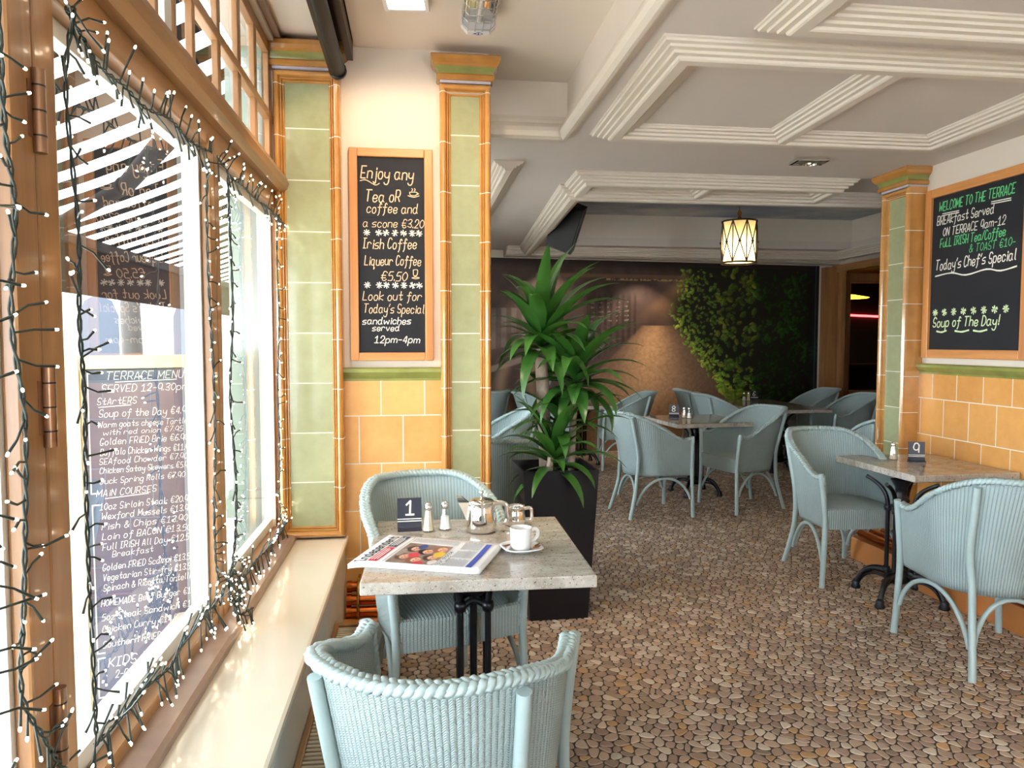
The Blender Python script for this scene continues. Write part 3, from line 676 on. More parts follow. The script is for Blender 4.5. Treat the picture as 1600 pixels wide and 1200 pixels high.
vs = np.stack([xs, mur(xs)-.004, zs], -1).reshape(-1, 3)
me = bpy.data.meshes.new('mural'); ii = (np.arange(NZ-1)[:, None]*NX + np.arange(NX-1)).ravel(); q = np.stack([ii, ii+1, ii+NX+1, ii+NX], 1)
me.vertices.add(len(vs)); me.vertices.foreach_set('co', vs.ravel().astype(np.float32)); me.loops.add(q.size); me.loops.foreach_set('vertex_index', q.ravel().astype(np.int32))
me.polygons.add(len(q)); me.polygons.foreach_set('loop_start', (np.arange(len(q))*4).astype(np.int32)); me.update(calc_edges=True)
at = me.color_attributes.new('print', 'FLOAT_COLOR', 'POINT'); at.data.foreach_set('color', np.concatenate([np.clip(C_, 0, 1).reshape(-1, 3), np.ones((len(vs), 1))], 1).ravel().astype(np.float32))
me.materials.append(M['mural_print']); o = bpy.data.objects.new('mural', me); COL.objects.link(o)
tag(o, 'dark photo mural of a brick path beside an ivy wall, covering the rear wall', 'mural')
# ------------------------------------------------------------------ outside the window
f = MB(); f.box((-32, -8, -.15), (-.95, 32, -.05)); struct(f.build('pavement', M['pavement']))
t = tag(empty('awning', (0, 0, 0)), 'striped black and white awning over the pavement outside the window', 'awning')
A0, A1 = (-.95, 3.0), (-2.55, 2.31)
f = MB(); f.grid(lambda u, v: (A0[0]+(A1[0]-A0[0])*v, -3.0+14.3*u, A0[1]+(A1[1]-A0[1])*v - .05*math.sin(PI*v)), 60, 6, False); f.build('cloth', M['awning_cloth'], t, False)
f = MB(); f.box((A1[0]-.03, -3, 1.87), (A1[0]-.02, 11.3, 2.27)); f.build('valance', M['valance_cloth'], t)
f = MB(); f.bbox((A1[0]-.06, -3, 2.24), (A1[0]+.02, 11.3, 2.32), .01); f.build('front_bar', M['awning_frame'], t)
for y in (3.2, -1.2):
    f = MB(); f.tube([(-.97, y, 2.36), (-1.6, y+1.2, 2.37)], .04, 8, flat=1.4); f.tube([(-1.6, y+1.2, 2.37), (A1[0], y+2.4, 2.29)], .035, 8, flat=1.4); f.ball((-1.6, y+1.2, 2.37), .055); f.build('arm', M['awning_frame'], t)
t = struct(empty('pillar_4')); f = MB(); f.box((-.95, 3.96, -.05), (-.77, 4.25, 3.0)); f.build('shaft', M['outer_tile'], t)
f = MB()
for z, o_ in ((.1, .05), (.62, .03), (.66, .045), (.70, .02)): f.box((-.95-o_, 3.96-o_, z-.03), (-.76, 4.25, z+.03))
f.build('base', M['outer_tile'], t)
# house across the street, pale in the daylight
t = tag(empty('building', (-9, 21, 0), -PI/2), 'pale stone building across the street seen through the window', 'building')
f = MB(); f.box((-.5, -12, -.1), (.0, 14, 9)); f.build('wall', M['far_stone'], t)
for k in range(9):
    f = MB(); y = -9+k*2.4; f.prism([(-.5, .5), (.5, .5), (.5, 2.2), (.35, 2.6), (0, 2.8), (-.35, 2.6), (-.5, 2.2)], lambda p: (.0, y+p[0], p[1]), lambda p: (.03, y+p[0], p[1])); f.build('window', M['far_window'], t)
t = tag(empty('street_tree', (-3.3, 9.1, -.1)), 'pale bare street tree trunk outside beyond the menu board', 'tree')
f = MB(); f.tube([(0, 0, 0), (.03, 0, 1), (0, .02, 2), (.05, 0, 3.2)], [.14, .12, .11, .09], 10); f.build('trunk', M['tree_bark'], t)
f = MB()
for k in range(7): a = k*.9; f.tube([(.02, 0, 2.4+.12*k), (math.cos(a)*.6, math.sin(a)*.6, 3.2+.1*k), (math.cos(a)*1.1, math.sin(a)*1.1, 3.9+.1*k)], [.04, .025, .01], 6)
f.build('branch', M['tree_bark'], t)
# menu board standing on the pavement
th, tl = math.radians(22), math.radians(.3)
t = tag(empty('menu_board', (-1.285, 2.91, -.05)), 'tall pale framed chalkboard with the terrace menu outside the window', 'menu board')
Xd = Vector((math.cos(th), math.sin(th), 0)); Zd = Vector((0, 0, 1)); X2 = Xd*math.cos(tl) + Zd*math.sin(tl); Z2 = Zd*math.cos(tl) - Xd*math.sin(tl); Nn = X2.cross(Z2)
R_ = Matrix((X2, -Nn, Z2)).transposed()
def mb_(u, v, w=0.0): return tuple(X2*u + Z2*v + Nn*w + Vector((.0, 0, .0)))
BW, BH = .46, 1.50
def bar(f, a, b):
    n0 = len(f.v); f.bbox(a, b, .006)
    for i in range(n0, len(f.v)): x, y, z = f.v[i]; f.v[i] = mb_(x, z, -y)
for nm, a, b in (('frame', 0, 0),):
    f = MB()
    for a, b in (((0, -.03, 0), (.05, .03, BH)), ((BW-.05, -.03, 0), (BW, .03, BH)), ((.05, -.03, BH-.05), (BW-.05, .03, BH)), ((.05, -.03, .05), (BW-.05, .03, .10))): bar(f, a, b)
    bar(f, (.05, -.018, .1), (.062, .02, BH-.05)); f.build('frame', M['pale_pine'], t)
f = MB(); bar(f, (.05, -.008, .08), (BW-.05, .012, BH-.05)); f.build('board', M['menu_slate_hazed'], t)
f = MB(); fn = lambda u, v: mb_(u, v, .0095)
ML = [(588,'TERRACE MENU',182,118,12),(607,'SERVED 12-9.30pm',175,133,11),(626,'StArtERS',168,58,10),(645,'Soup of the Day $4.95',170,140,11),(661,'Warm goats cheese Tartlet',168,142,9),(673,'with red onion $7.95',175,122,8),(688,'Golden FRiED Brie $6.90',170,135,10),(704,'Buffalo Chicken Wings $11.90',170,140,10),(718,'SEAfood Chowder $7.90',168,135,9),(732,'Chicken Satay Skewers $5.90',168,140,9),(748,'Duck Spring Rolls $7.90',168,130,9),(767,'MAiN COURSES',162,90,10),(788,'10oz Sirloin Steak $20.90',166,142,10),(803,'Wexford Mussels $13.90',168,140,10),(819,'Fish & Chips $13.90',168,132,10),(835,'Loin of BACON $13.50',168,137,10),(851,'Full IRiSH All Day $12.50',168,140,10),(863,'Breakfast',182,62,9),(883,'Golden FRiED Scampi $13.50',167,141,10),(899,'Vegetarian Stir-fry $13.50',167,141,10),(915,'Spinach & Ricotta Tortellini',167,143,10),(939,'HOMEMADE Beef Burger $13',163,145,10),(961,'5oz Steak Sandwich $11',163,145,10),(980,'Chicken Curry $14.90',163,122,10),(1004,'Southern FRiED Tenders',163,143,10),(1036,'KIDS MENU',170,98,14),(1055,'2-Course $6.90',180,90,11),(1072,'3-Course $8.90',181,90,11),(1102,'FAMiLY MENU',158,120,16)]
for y, s, x, w, c in ML: write(f, s, fn, .055 + (x-146)*.00226, BH - (y-551)*.00247, c*.0025, w*.00226, .075)
for x0, x1, y in ((196, 290, 592), (170, 218, 630), (175, 240, 771)): scribble(f, fn, [(.055+(x0-146)*.00226, BH-(y-551)*.00247), (.055+(x1-146)*.00226, BH-(y-553)*.00247)], .003)
for y0, y1 in ((578, 762), (780, 1012), (1020, 1082), (1090, 1140)):
    a, b = BH-(y0-551)*.00247, BH-(y1-551)*.00247; scribble(f, fn, [(.10, a), (.077, a)], .005); scribble(f, fn, [(.077, a), (.075, b)], .004); scribble(f, fn, [(.075, b), (.10, b)], .005)
f.build('chalk_lettering', M['chalk'], t)
for k in (.03, BW-.03):
    f = MB(); f.tube([mb_(k, BH-.08, -.04), mb_(k, .6, -.22), tuple(Vector(mb_(k, .0, -.4)) )], .018, 6); f.build('prop_leg', M['pale_pine'], t)

# ------------------------------------------------------------------ chalkboards on the walls
def board(name, label, w, h, fr, mats, loc, rz):
    t = tag(empty(name, loc, rz), label, 'chalkboard')
    for a, b in ((0, fr), (w-fr, w)): f = MB(); f.bbox((a, -.03, 0), (b, 0, h), .005); f.build('frame_side', mats[0], t)
    for a, b in ((0, fr), (h-fr, h)): f = MB(); f.bbox((fr*.99, -.029, a), (w-fr*.99, 0, b), .005); f.build('frame_rail', mats[1], t)
    f = MB(); f.box((fr*.7, -.012, fr*.7), (w-fr*.7, -.002, h-fr*.7)); f.build('board', M['slate'], t)
    return t, lambda u, v: (u, -.0135, v)
t, fn = board('chalkboard', 'narrow oak framed chalkboard with tea and coffee offers between the two pillars', .425, 1.085, .043, (M['board_frame'], M['board_frame_x']), (-.333, 3.898, 1.405), 0)
K = lambda x: (x/3 + 400 - 547)*.00330; Zy = lambda y: 2.436 - (y/3+200-246)*.003245 - 1.405
f = MB()
for y, s, x0, x1, c in ((228,'Enjoy any',495,735,19),(335,'Tea oR',515,672,18),(388,'coffee and',520,755,15),(455,'a scone $3.20',502,782,13),(556,'Irish Coffee',502,748,16),(634,'Liqueur Coffee',508,768,15),(708,'$5.50',582,702,14),(802,'Look out for',498,770,14),(862,"Today's Special",502,782,14)):
    write(f, s, fn, K(x0), Zy(y), c*.0032, (x1-x0)/3*.0033, .085)
scribble(f, fn, [(K(492), Zy(240)), (K(520), Zy(236)), (K(560), Zy(258)), (K(580), Zy(250))], .004)
def cup(cx, cy, k, glass=False):
    c = lambda a, b: (K(cx+a*k), Zy(cy-b*k))
    if glass: L = [[c(-10, 26), c(-8, 0), c(6, 0), c(10, 26), c(-10, 26)], [c(0, 0), c(0, -8)], [c(-16, -12), c(0, -16), c(18, -12), c(0, -8), c(-16, -12)]]
    else: L = [[c(-18, 14), c(-14, 0), c(10, 0), c(16, 14), c(-18, 14)], [c(16, 10), c(24, 8), c(14, 2)], [c(-26, -2), c(0, -9), c(26, -2)], [c(-8, 20), c(-4, 26), c(-8, 32)], [c(4, 20), c(8, 26), c(4, 32)]]
    for q in L: scribble(f, fn, q, .004)
cup(738, 302, 1); cup(744, 682, 1, True); o = f.build('chalk_lettering', M['chalk_pink'], t)
f = MB()
for y in (482, 730):
    for x in (520, 575, 608, 650, 690, 730, 762): star(f, fn, K(x), Zy(y), .016, .0045)
for y, s, x0, x1, c in ((915,'sandwiches',495,718,11),(948,'served',540,665,10),(1005,'12pm-4pm',550,760,11)): write(f, s, fn, K(x0), Zy(y), c*.0032, (x1-x0)/3*.0033, .125)
f.build('chalk_lettering', M['chalk'], t)
t, fn = board('chalkboard', 'large oak framed chalkboard on the right wall welcoming guests to the terrace', .89, 1.135, .058, (M['board_frame'], M['board_frame_x']), (XR-.002, 4.695, 1.395), -PI/2)
a = MB(); b = MB(); c = MB(); U = lambda y: 4.695 - y; V = lambda z: z - 1.395
write(a, 'WELCOME TO THE TERRACE', fn, .115, V(2.375), .058, .63, .105); write(b, 'BREAkfast Served', fn, .10, V(2.285), .058, .49, .105); write(b, 'ON TERRACE 9am-12', fn, .16, V(2.205), .052, .52, .105)
write(a, 'FuLL IRISH Tea/Coffee', fn, .135, V(2.135), .055, .55, .11); write(a, '& TOAST $10-', fn, .40, V(2.07), .048, .36, .085)
write(b, "Today's Chef's Special", fn, .10, V(1.985), .064, .67, .11); scribble(b, fn, [(.10, V(1.945)), (.25, V(1.955)), (.38, V(1.93)), (.55, V(1.95)), (.66, V(1.93)), (.78, V(1.945))], .009)
for x0, x1 in ((.15, .30), (.57, .72)):
    for k in (0, -.012): scribble(b, fn, [(x0, V(2.355+k)), (x1, V(2.35+k))], .006)
for k in range(8): star(c, fn, .11+k*.086, V(1.70), .022, .008)
write(c, 'Soup of The Day!', fn, .09, V(1.605), .06, .57, .125)
for x0, x1 in ((.13, .22), (.30, .42), (.46, .57)): scribble(c, fn, [(x0, V(1.575)), ((x0+x1)/2, V(1.568)), (x1, V(1.578))], .011)
a.build('chalk_lettering', M['chalk_green'], t)['label'] = 'green chalk writing'; b.build('chalk_lettering', M['chalk'], t)['label'] = 'white chalk writing'; c.build('chalk_lettering', M['chalk_lime'], t)['label'] = 'cream chalk stars and writing'
# ------------------------------------------------------------------ woven armchairs (local +y is the way the chair faces)
def sstep(a, b, x): t = min(max((x-a)/(b-a), 0), 1); return t*t*(3-2*t)
CH = dict(back=.905, arm=.668, low=.36)
_pl = []                                             # plan curve at seat level, left front -> back -> right front
for i in range(9): _pl.append((-.262, .25-.27*i/9))
for i in range(33): a = PI + PI*i/32; _pl.append((.262*math.cos(a), -.02+.25*math.sin(a)))
for i in range(1, 10): _pl.append((.262, -.02+.27*i/9))
_cl = [0]
for i in range(1, len(_pl)): _cl.append(_cl[-1] + math.dist(_pl[i], _pl[i-1]))
CL = _cl[-1]
def plan(t):
    s = t*CL
    for i in range(1, len(_cl)):
        if _cl[i] >= s-1e-9: q = (s-_cl[i-1])/(_cl[i]-_cl[i-1]); return _pl[i-1][0]*(1-q)+_pl[i][0]*q, _pl[i-1][1]*(1-q)+_pl[i][1]*q
    return _pl[-1]
def rim(t): w = abs(2*t-1); return CH['arm'] + (CH['back']-CH['arm'])*(1-sstep(.22, .92, w)) + .012*sstep(.85, 1, w)
def shell(t, v):
    x, y = plan(t); h = rim(t); z = CH['low'] + (h-CH['low'])*v; bk = max(0, -y-.0)/.27; up = (z-CH['low'])/.55
    k = .90 + .20*up**.85
    return (x*k*(1+.05*bk*up), (y*(.90+.16*up) - .115*bk*up**1.3) if y < 0 else y*(1-.02*up), z)
def make_chair():
    r = tag(empty('wicker_armchair'), '-', 'armchair', 'pale blue woven armchairs'); wv, pt = M['weave'], M['chair_paint']
    f = MB(); f.grid(lambda u, v: shell(u, v), 110, 16, True, lambda u, v: (u*CL*1.05, CH['low']+(rim(u)-CH['low'])*v)); o = f.build('backrest', wv, r, False)
    m = o.modifiers.new('thick', 'SOLIDIFY'); m.thickness = .012; m.offset = 0
    # braided rim: three strands woven round the upper edge and down the front edges
    path = [Vector(shell(0, .1+.9*i/14)) for i in range(14)] + [Vector(shell(i/110, 1)) for i in range(111)] + [Vector(shell(1, 1-.9*i/14)) for i in range(1, 15)]
    L = [0]
    for i in range(1, len(path)): L.append(L[-1] + (path[i]-path[i-1]).length)
    N = 330; pts = []; j = 0
    for i in range(N+1):
        s = L[-1]*i/N
        while j < len(L)-2 and L[j+1] < s: j += 1
        q = (s-L[j])/max(L[j+1]-L[j], 1e-6); pts.append(path[j].lerp(path[j+1], q))
    f = MB()
    for st in range(3):
        P = []
        for i, p in enumerate(pts):
            T = (pts[min(i+1, N)]-pts[max(i-1, 0)]).normalized(); o_ = Vector((p.x, p.y+.02, 0)).normalized(); o_ = (o_ - T*o_.dot(T)).normalized(); b_ = T.cross(o_)
            ph = 2*PI*(L[-1]*i/N/.055 + st/3); fr = .45 if L[-1]*i/N < .3 or L[-1]*i/N > L[-1]-.3 else 1
            P.append(p + o_*math.sin(ph)*.016*fr + b_*math.sin(2*ph)*.0065*fr)
        f.tube(P, .0105, 6)
    f.build('braided_rim', pt, r)
    f = MB()                                         # seat with woven front apron
    def seat(u, v):
        a = 2*PI*u; c, s = math.cos(a), math.sin(a); e = 4 if s > 0 else 2.3
        x = .238*math.copysign(abs(c)**(2/e), c); y = (.268 if s > 0 else .225)*math.copysign(abs(s)**(2/e), s) - .0
        return (x*v, y*v, .475 + .022*(1-v**3))
    f.grid(seat, 48, 8, True, lambda u, v: (seat(u, v)[0], seat(u, v)[1]))
    ap = lambda u, v: (-.242+.484*u, .262+.018*math.sin(PI*u)-.004*v, .478-.118*v)
    f.grid(ap, 24, 4, True, lambda u, v: (.484*u, .12*v)); f.grid(lambda u, v: (-.238+.476*u, ap(u, 0)[1]-.012+.012*math.sin(v*PI/2), .475+.010*(1-v)), 24, 3, True, lambda u, v: (.484*u, .02*v))
    o = f.build('seat', wv, r, False)
    for s in (-1, 1):
        f = MB(); f.tube(smooth_path([(s*.272, .262, 0), (s*.262, .258, .2), (s*.255, .255, .38), (s*.268, .25, .56), (s*.285, .243, .70)], 4), .0165, 10); f.build('leg', pt, r)
        P = []
        for z, t in ((CH['back']-.035, .0), (CH['back']*.78, .1), (CH['back']*.6, .2)):
            tt = .5 + s*.155; q = shell(tt, min(1, (z-CH['low'])/(rim(tt)-CH['low']))); d = Vector((q[0], q[1], 0)).normalized(); P.append((q[0]+d.x*.02, q[1]+d.y*.02, z))
        P += [(s*.187, -.222, .40), (s*.19, -.235, .26), (s*.205, -.268, .12), (s*.222, -.30, 0)]
        f = MB(); f.tube(smooth_path(P, 4), .0165, 10); f.build('leg', pt, r)
        f = MB(); f.tube(bez((s*.262, .238, .16), (s*.255, .16, .41), (s*.20, -.13, .41), (s*.196, -.232, .12), 18), .0115, 8); f.build('brace', pt, r)
    f = MB(); f.tube(bez((-.178, -.235, .14), (-.13, -.21, .41), (.13, -.21, .41), (.178, -.235, .14), 18), .0115, 8); f.build('brace', pt, r)
    remember(r); return r
chair0 = make_chair()
CH.update(back=.81, arm=.68); low0 = make_chair(); low0.scale = (1.06, 1.0, 1)
CHAIRS = [
 ((.072, 1.80), -16, 'woven armchair in front of the newspaper table with its back to us'),
 ((.09, 2.98), 197, 'woven armchair behind the newspaper table against the tiled wall'),
 ((2.72, 4.40), 180, 'woven armchair facing us at the far side of the table marked nine'),
 ((2.68, 3.15), -7, 'woven armchair with its back to us, nearer side of table nine'),
 ((2.05, 6.22), -82, 'woven armchair left of the table marked eight, seen from behind'),
 ((2.94, 6.34), 104, 'woven armchair right of the table marked eight, facing left'),
 ((2.45, 8.55), 82, 'woven armchair before the mural path, facing the half-hidden table by the plant'),
 ((1.55, 8.75), -90, 'woven armchair beyond the plant trunk, tucked at the half-hidden table'),
 ((.78, 9.12), 40, 'woven armchair at the foot of the mural, showing beside the tiled pillar'),
 ((.72, 6.45), 95, 'woven armchair behind the planter and beside the pillar, facing the windows'),
 ((.62, 4.75), 0, 'woven armchair right behind the black planter with ribbed shell'),
 ((3.62, 8.85), -95, 'woven armchair at far left of the table marked six, nearest the mural'),
 ((3.60, 8.15), -95, 'woven armchair left of the table marked six, in front of another'),
 ((4.9, 7.92), 88, 'woven armchair right of the table marked six, nearer the room'),
 ((4.96, 8.84), 88, 'woven armchair right of the table marked six, by the door post'),
 ((3.78, 5.52), -8, 'woven armchair half hidden behind the right green tiled pillar, low in front'),
 ((5.58, 8.25), -6, 'woven armchair before the glazed door, mostly behind the green pillar'),
]
for i, ((x, y), a, lab) in enumerate(CHAIRS):
    src = (low0, chair0, None)[min(i, 2)]
    if src: src.location = (x, y, 0); src.rotation_euler = (0, 0, math.radians(a)); src['label'] = 'pale blue ' + lab
    else: dup(chair0, (x, y, 0), math.radians(a), 'pale blue ' + lab)

# ------------------------------------------------------------------ granite tables on cast iron bases
def table(w, d, loc, rz, label, bases=((0, 0),), turn=PI/4):
    t = tag(empty('cafe_table', loc, rz), label, 'table', 'granite topped cafe tables')
    f = MB(); f.bbox((-w/2, -d/2, .705), (w/2, d/2, .745), .006, 3); f.build('tabletop', M['granite'], t)
    for bx, by in bases:
        f = MB(); Rr = .072
        at = lambda r, a, z: (bx + r*math.cos(a), by + r*math.sin(a), z)
        for k in range(4):
            a = turn + k*PI/2; f.tube([at(Rr, a, .15), at(Rr, a, .55)], .0125, 10)
            for z in (.16, .53): f.lathe([(.0, -.022), (.02, -.018), (.024, 0), (.02, .018), (0, .022)], at(Rr, a, z), 10)
            f.tube(bez(at(Rr, a, .54), at(Rr+.005, a, .62), at(.11, a, .66), at(.20, a, .70), 8), [.013]*5+[.012]*4, 8)
            f.tube(bez(at(Rr, a, .52), at(Rr*.6, a+PI/4, .56), at(Rr*.6, a+PI/4, .56), at(Rr, a+PI/2, .52), 6), .012, 6); f.tube(bez(at(Rr, a, .16), at(Rr*.6, a+PI/4, .14), at(Rr*.6, a+PI/4, .14), at(Rr, a+PI/2, .16), 6), .012, 6)
        f.tube([(bx, by, .12), (bx, by, .66)], .014, 12); f.lathe([(0, .09), (.05, .10), (.07, .13), (.055, .16), (.02, .18)], (bx, by, 0), 16); f.lathe([(.02, .55), (.04, .56), (.048, .585), (.03, .61), (.034, .66), (.06, .705)], (bx, by, 0), 16)
        f.build('pedestal', M['iron'], t)
        for k in range(4):
            a = turn + k*PI/2; f = MB()
            f.tube(bez(at(.05, a, .14), at(.14, a, .18), at(.215, a, .14), at(.245, a, .035), 10), [.024, .022, .021, .02, .019, .018, .017, .016, .015, .016, .018], 8)
            f.tube(bez(at(.05, a, .10), at(.13, a, .145), at(.2, a, .12), at(.234, a, .04), 8), .009, 6)
            f.lathe([(0, 0), (.026, 0), (.03, .014), (.022, .03), (.024, .042), (.012, .055), (0, .058)], at(.248, a, 0), 12); f.build('foot', M['iron'], t)
    return t
table(.76, .82, (.207, 2.71, 0), -.02, 'granite cafe table with newspaper and steel teapot in front of the tiled wall')
table(.68, .76, (3.125, 4.19, 0), .03, 'granite cafe table marked nine against the right tiled wall', ((-.34, -.27),), .55)
table(.78, .84, (2.74, 6.95, 0), .08, 'granite cafe table marked eight standing in the middle of the room')
table(.85, 1.55, (4.22, 8.5, 0), .0, 'long granite cafe table marked six by the ivy side of the mural', ((0, -.4), (0, .4)))
table(.72, .78, (2.02, 8.9, 0), .03, 'granite cafe table half hidden behind the green plant')

# ------------------------------------------------------------------ table settings
def number_sign(dg, loc, rz, label):
    t = tag(empty('table_number', loc, rz), label, 'table number'); f = MB()
    f.prism([(-.018, 0), (-.018, .006), (.004, .012), (.010, .03), (.016, .128), (.022, .128), (.016, .02), (.03, .006), (.03, 0)], lambda p: (-.048, p[0], p[1]), lambda p: (.048, p[0], p[1])); f.build('block', M['sign_black'], t)
    f = MB(); fn = lambda u, v: (u, .0085 + (v-.03)*.0612, v); x0 = {'1': -.014}.get(dg, -.02)
    write(f, dg, fn, x0, .062, .055, sw=.13, jit=0, slant=.05)
    for z in (.036, .045): scribble(f, fn, [(-.047, z), (.047, z)], .0035)
    f.build('numeral', M['chalk'], t); return t
T1, ZT = (.207, 2.71), .745
number_sign('1', (-.03, 2.95, ZT), .06, 'black table number one on the newspaper table')
number_sign('9', (3.13, 4.24, ZT), -.35, 'black table number nine beside a salt shaker by the right wall')
number_sign('8', (2.57, 7.1, ZT), -.2, 'black table number eight in the middle of the room')
number_sign('6', (4.36, 9.05, ZT), -.1, 'black table number six near the ivy mural')
def shaker(loc, label, fill, hf):
    t = tag(empty('shaker', loc), label, 'shaker', 'salt and pepper shakers'); n = 8
    f = MB(); f.lathe([(0, 0), (.026, 0), (.027, .006), (.021, .03), (.014, .088), (.0, .088)], n=n, smooth=False); f.build('glass_body', M['clear_glass'], t)
    f = MB(); f.lathe([(0, .004), (.0235, .005), (.0195, .03), (.0195-.0065*min(1, (hf-.03)/.058), hf), (0, hf)], n=n, smooth=False); f.build('filling', M[fill], t)
    f = MB(); f.lathe([(.0145, .086), (.0155, .09), (.0155, .1), (.012, .112), (.005, .117), (0, .118)], n=16); f.build('cap', M['steel'], t)
    remember(t); return t
s1 = shaker((.045, 2.93, ZT), 'full salt shaker next to the black number one', 'pepper', .085)
s2 = shaker((.112, 2.95, ZT), 'half full salt shaker between the number one and the teapot', 'salt', .055)
for (x, y), src, lab in (((3.05, 4.36), s1, 'salt shaker left of the black number nine'), ((2.66, 7.06), s1, 'salt shaker beside the black number eight'), ((2.69, 7.0), s2, 'front salt shaker of the pair beside the black number eight'),
                         ((4.20, 9.02), s2, 'left shaker of the pair beside the number six'), ((4.26, 9.02), s1, 'brown shaker right beside the number six'), ((1.93, 9.0), s1, 'left shaker on the table behind the plant'), ((2.0, 9.0), s2, 'right shaker on the table behind the plant')):
    o = dup(src, (x, y, ZT), 0, lab)
t = tag(empty('teapot', (.255, 2.90, ZT), -.1), 'shiny steel teapot beside the newspaper', 'teapot')
f = MB(); f.lathe([(0, 0), (.052, 0), (.058, .006), (.0605, .02), (.059, .06), (.053, .10), (.05, .118), (.0, .118)], n=32); f.build('body', M['steel'], t)
f = MB(); f.lathe([(.05, .117), (.051, .122), (.042, .13), (.02, .136), (0, .137)], n=32); l = f.build('lid', M['steel'], t)
f = MB(); f.lathe([(.003, .136), (.0035, .15), (.009, .154), (.009, .162), (.004, .166), (0, .167)], n=14); f.build('knob', M['steel'], l)
f = MB(); f.rings([(-.06, -.045, -.02, .02, .05), (-.075, -.045, -.014, .014, .085), (-.092, -.05, -.009, .009, .118), (-.1, -.078, -.007, .007, .142)]); f.build('spout', M['steel'], t)
f = MB(); f.tube(smooth_path([(.05, 0, .112), (.075, 0, .116), (.098, 0, .108), (.103, 0, .08), (.102, 0, .045), (.09, 0, .035), (.078, 0, .037)], 4), .007, 8, flat=1.5); f.build('handle', M['steel'], t)
t = tag(empty('milk_jug', (.405, 2.98, ZT), -.1), 'small steel milk jug behind the white cup', 'jug')
f = MB(); f.lathe([(0, 0), (.036, 0), (.041, .006), (.042, .03), (.036, .06), (.034, .075), (.038, .082), (.036, .082), (.031, .074), (.033, .06), (.038, .03), (0, .008)], n=28); f.build('body', M['steel'], t)
f = MB(); f.tube(smooth_path([(.035, 0, .07), (.06, 0, .072), (.066, 0, .05), (.062, 0, .022), (.042, 0, .02)], 4), .005, 8, flat=1.5); f.build('handle', M['steel'], t)
t = tag(empty('saucer', (.375, 2.60, ZT), .2), 'white scalloped saucer under the cup', 'saucer')
f = MB()
def sau(u, v):
    a = 2*PI*u; e = 3.2; c, s = math.cos(a), math.sin(a); q = (abs(c)**e+abs(s)**e)**(-1/e)*(.94); r = .078*v
    return (r*c*(1+(q-1)*v), r*s*(1+(q-1)*v), .004 + .016*sstep(.45, 1, v))
f.grid(sau, 64, 10); o = f.build('plate', M['china'], t, False); m = o.modifiers.new('thick', 'SOLIDIFY'); m.thickness = .004; m.offset = 0
f = MB(); f.lathe([(.03, 0), (.034, .0), (.034, .006)], n=32); f.build('foot_ring', M['china'], t)
t = tag(empty('coffee_cup', (.372, 2.602, ZT+.0065), .3), 'white coffee cup on the scalloped saucer', 'cup')
f = MB(); f.lathe([(0, 0), (.03, 0), (.035, .006), (.0375, .03), (.040, .08), (.0395, .082), (.037, .08), (.0345, .03), (.03, .008), (0, .008)], n=36); f.build('bowl', M['china'], t)
f = MB(); f.tube(smooth_path([(.036, 0, .064), (.055, 0, .070), (.068, 0, .06), (.066, 0, .042), (.052, 0, .028), (.034, 0, .022)], 4), .006, 8, flat=1.3); f.build('handle', M['china'], t)
for k, (x, y, a, m_) in enumerate(((.318, 2.612, .6, 'sugar_brown'), (.325, 2.585, 1.2, 'china'), (.435, 2.61, .9, 'sugar_brown'), (.428, 2.585, .6, 'sugar_brown'))):
    f = MB(); f.bbox((-.018, -.004, 0), (.018, .004, .006), .0015); o = f.build('sugar_stick', M[m_]); o.location = (x, y, ZT+.016); o.rotation_euler = (0, 0, a)
    tag(o, ('brown sugar stick on the left of the saucer', 'white sugar stick on the left of the saucer', 'brown sugar stick behind the cup handle', 'brown sugar stick in front of the cup handle')[k], 'sugar')
# folded newspaper, its lower left corner over the table edge (u runs down the page, v across it)
t = tag(empty('newspaper', (0, 0, ZT)), 'folded newspaper lying on the near left of the granite table', 'newspaper')
NPc = [(-.235, 2.50), (.205, 2.345), (.318, 2.655), (-.105, 2.83)]           # title foot, tail foot, tail head, title head
def npt(u, v, h=0.0):
    a, b, c, d = NPc; x = (a[0]*(1-u)+b[0]*u)*(1-v)+(d[0]*(1-u)+c[0]*u)*v; y = (a[1]*(1-u)+b[1]*u)*(1-v)+(d[1]*(1-u)+c[1]*u)*v
    return (x, y, .016 + .003*math.sin(u*5+1)*math.sin(v*3) - .010*max(0, (.18-u)/.18)**2*(1-v) + h)
f = MB()
for k in range(5): f.grid(lambda u, v, k=k: npt(u*(1-.004*k)+.002*(k%2), v*(1-.006*k)+.002*(k%3), -.0031*k), 24, 10, True)
o = f.build('pages', M['paper'], t, False); m = o.modifiers.new('thick', 'SOLIDIFY'); m.thickness = .0026; m.offset = -1
f = MB(); fnp = lambda u, v: npt(v, u, .0012)
write(f, 'Independent', lambda a, b: npt(.112-b, a, .0012), .06, .0, .085, .86, .17, jit=.02, slant=0); f.build('masthead', M['ink'], t)
def patch(nm, u0, u1, v0, v1, mat, h=.0012):
    f = MB(); f.grid(lambda a, b: npt(u0+(u1-u0)*a, v0+(v1-v0)*b, h), 6, 6); return f.build(nm, M[mat], t, False)
patch('red_banner', .135, .205, .06, .52, 'ink_red'); patch('navy_banner', .135, .205, .54, .97, 'ink_navy'); patch('blue_strip', .87, .915, .06, .90, 'ink_blue'); patch('shadow_rule', .245, .25, .05, .95, 'ink_grey')
f = MB()
for (u, v0, v1) in [(.152, .10, .48), (.172, .10, .48), (.19, .12, .45), (.152, .58, .9), (.172, .58, .93), (.19, .6, .85)]: _ribbon(f, [(v0+k*(v1-v0)/10, u) for k in range(11)], .008, lambda a, b: npt(b, a, .0017))
f.build('banner_lines', M['paper'], t)
f = MB()
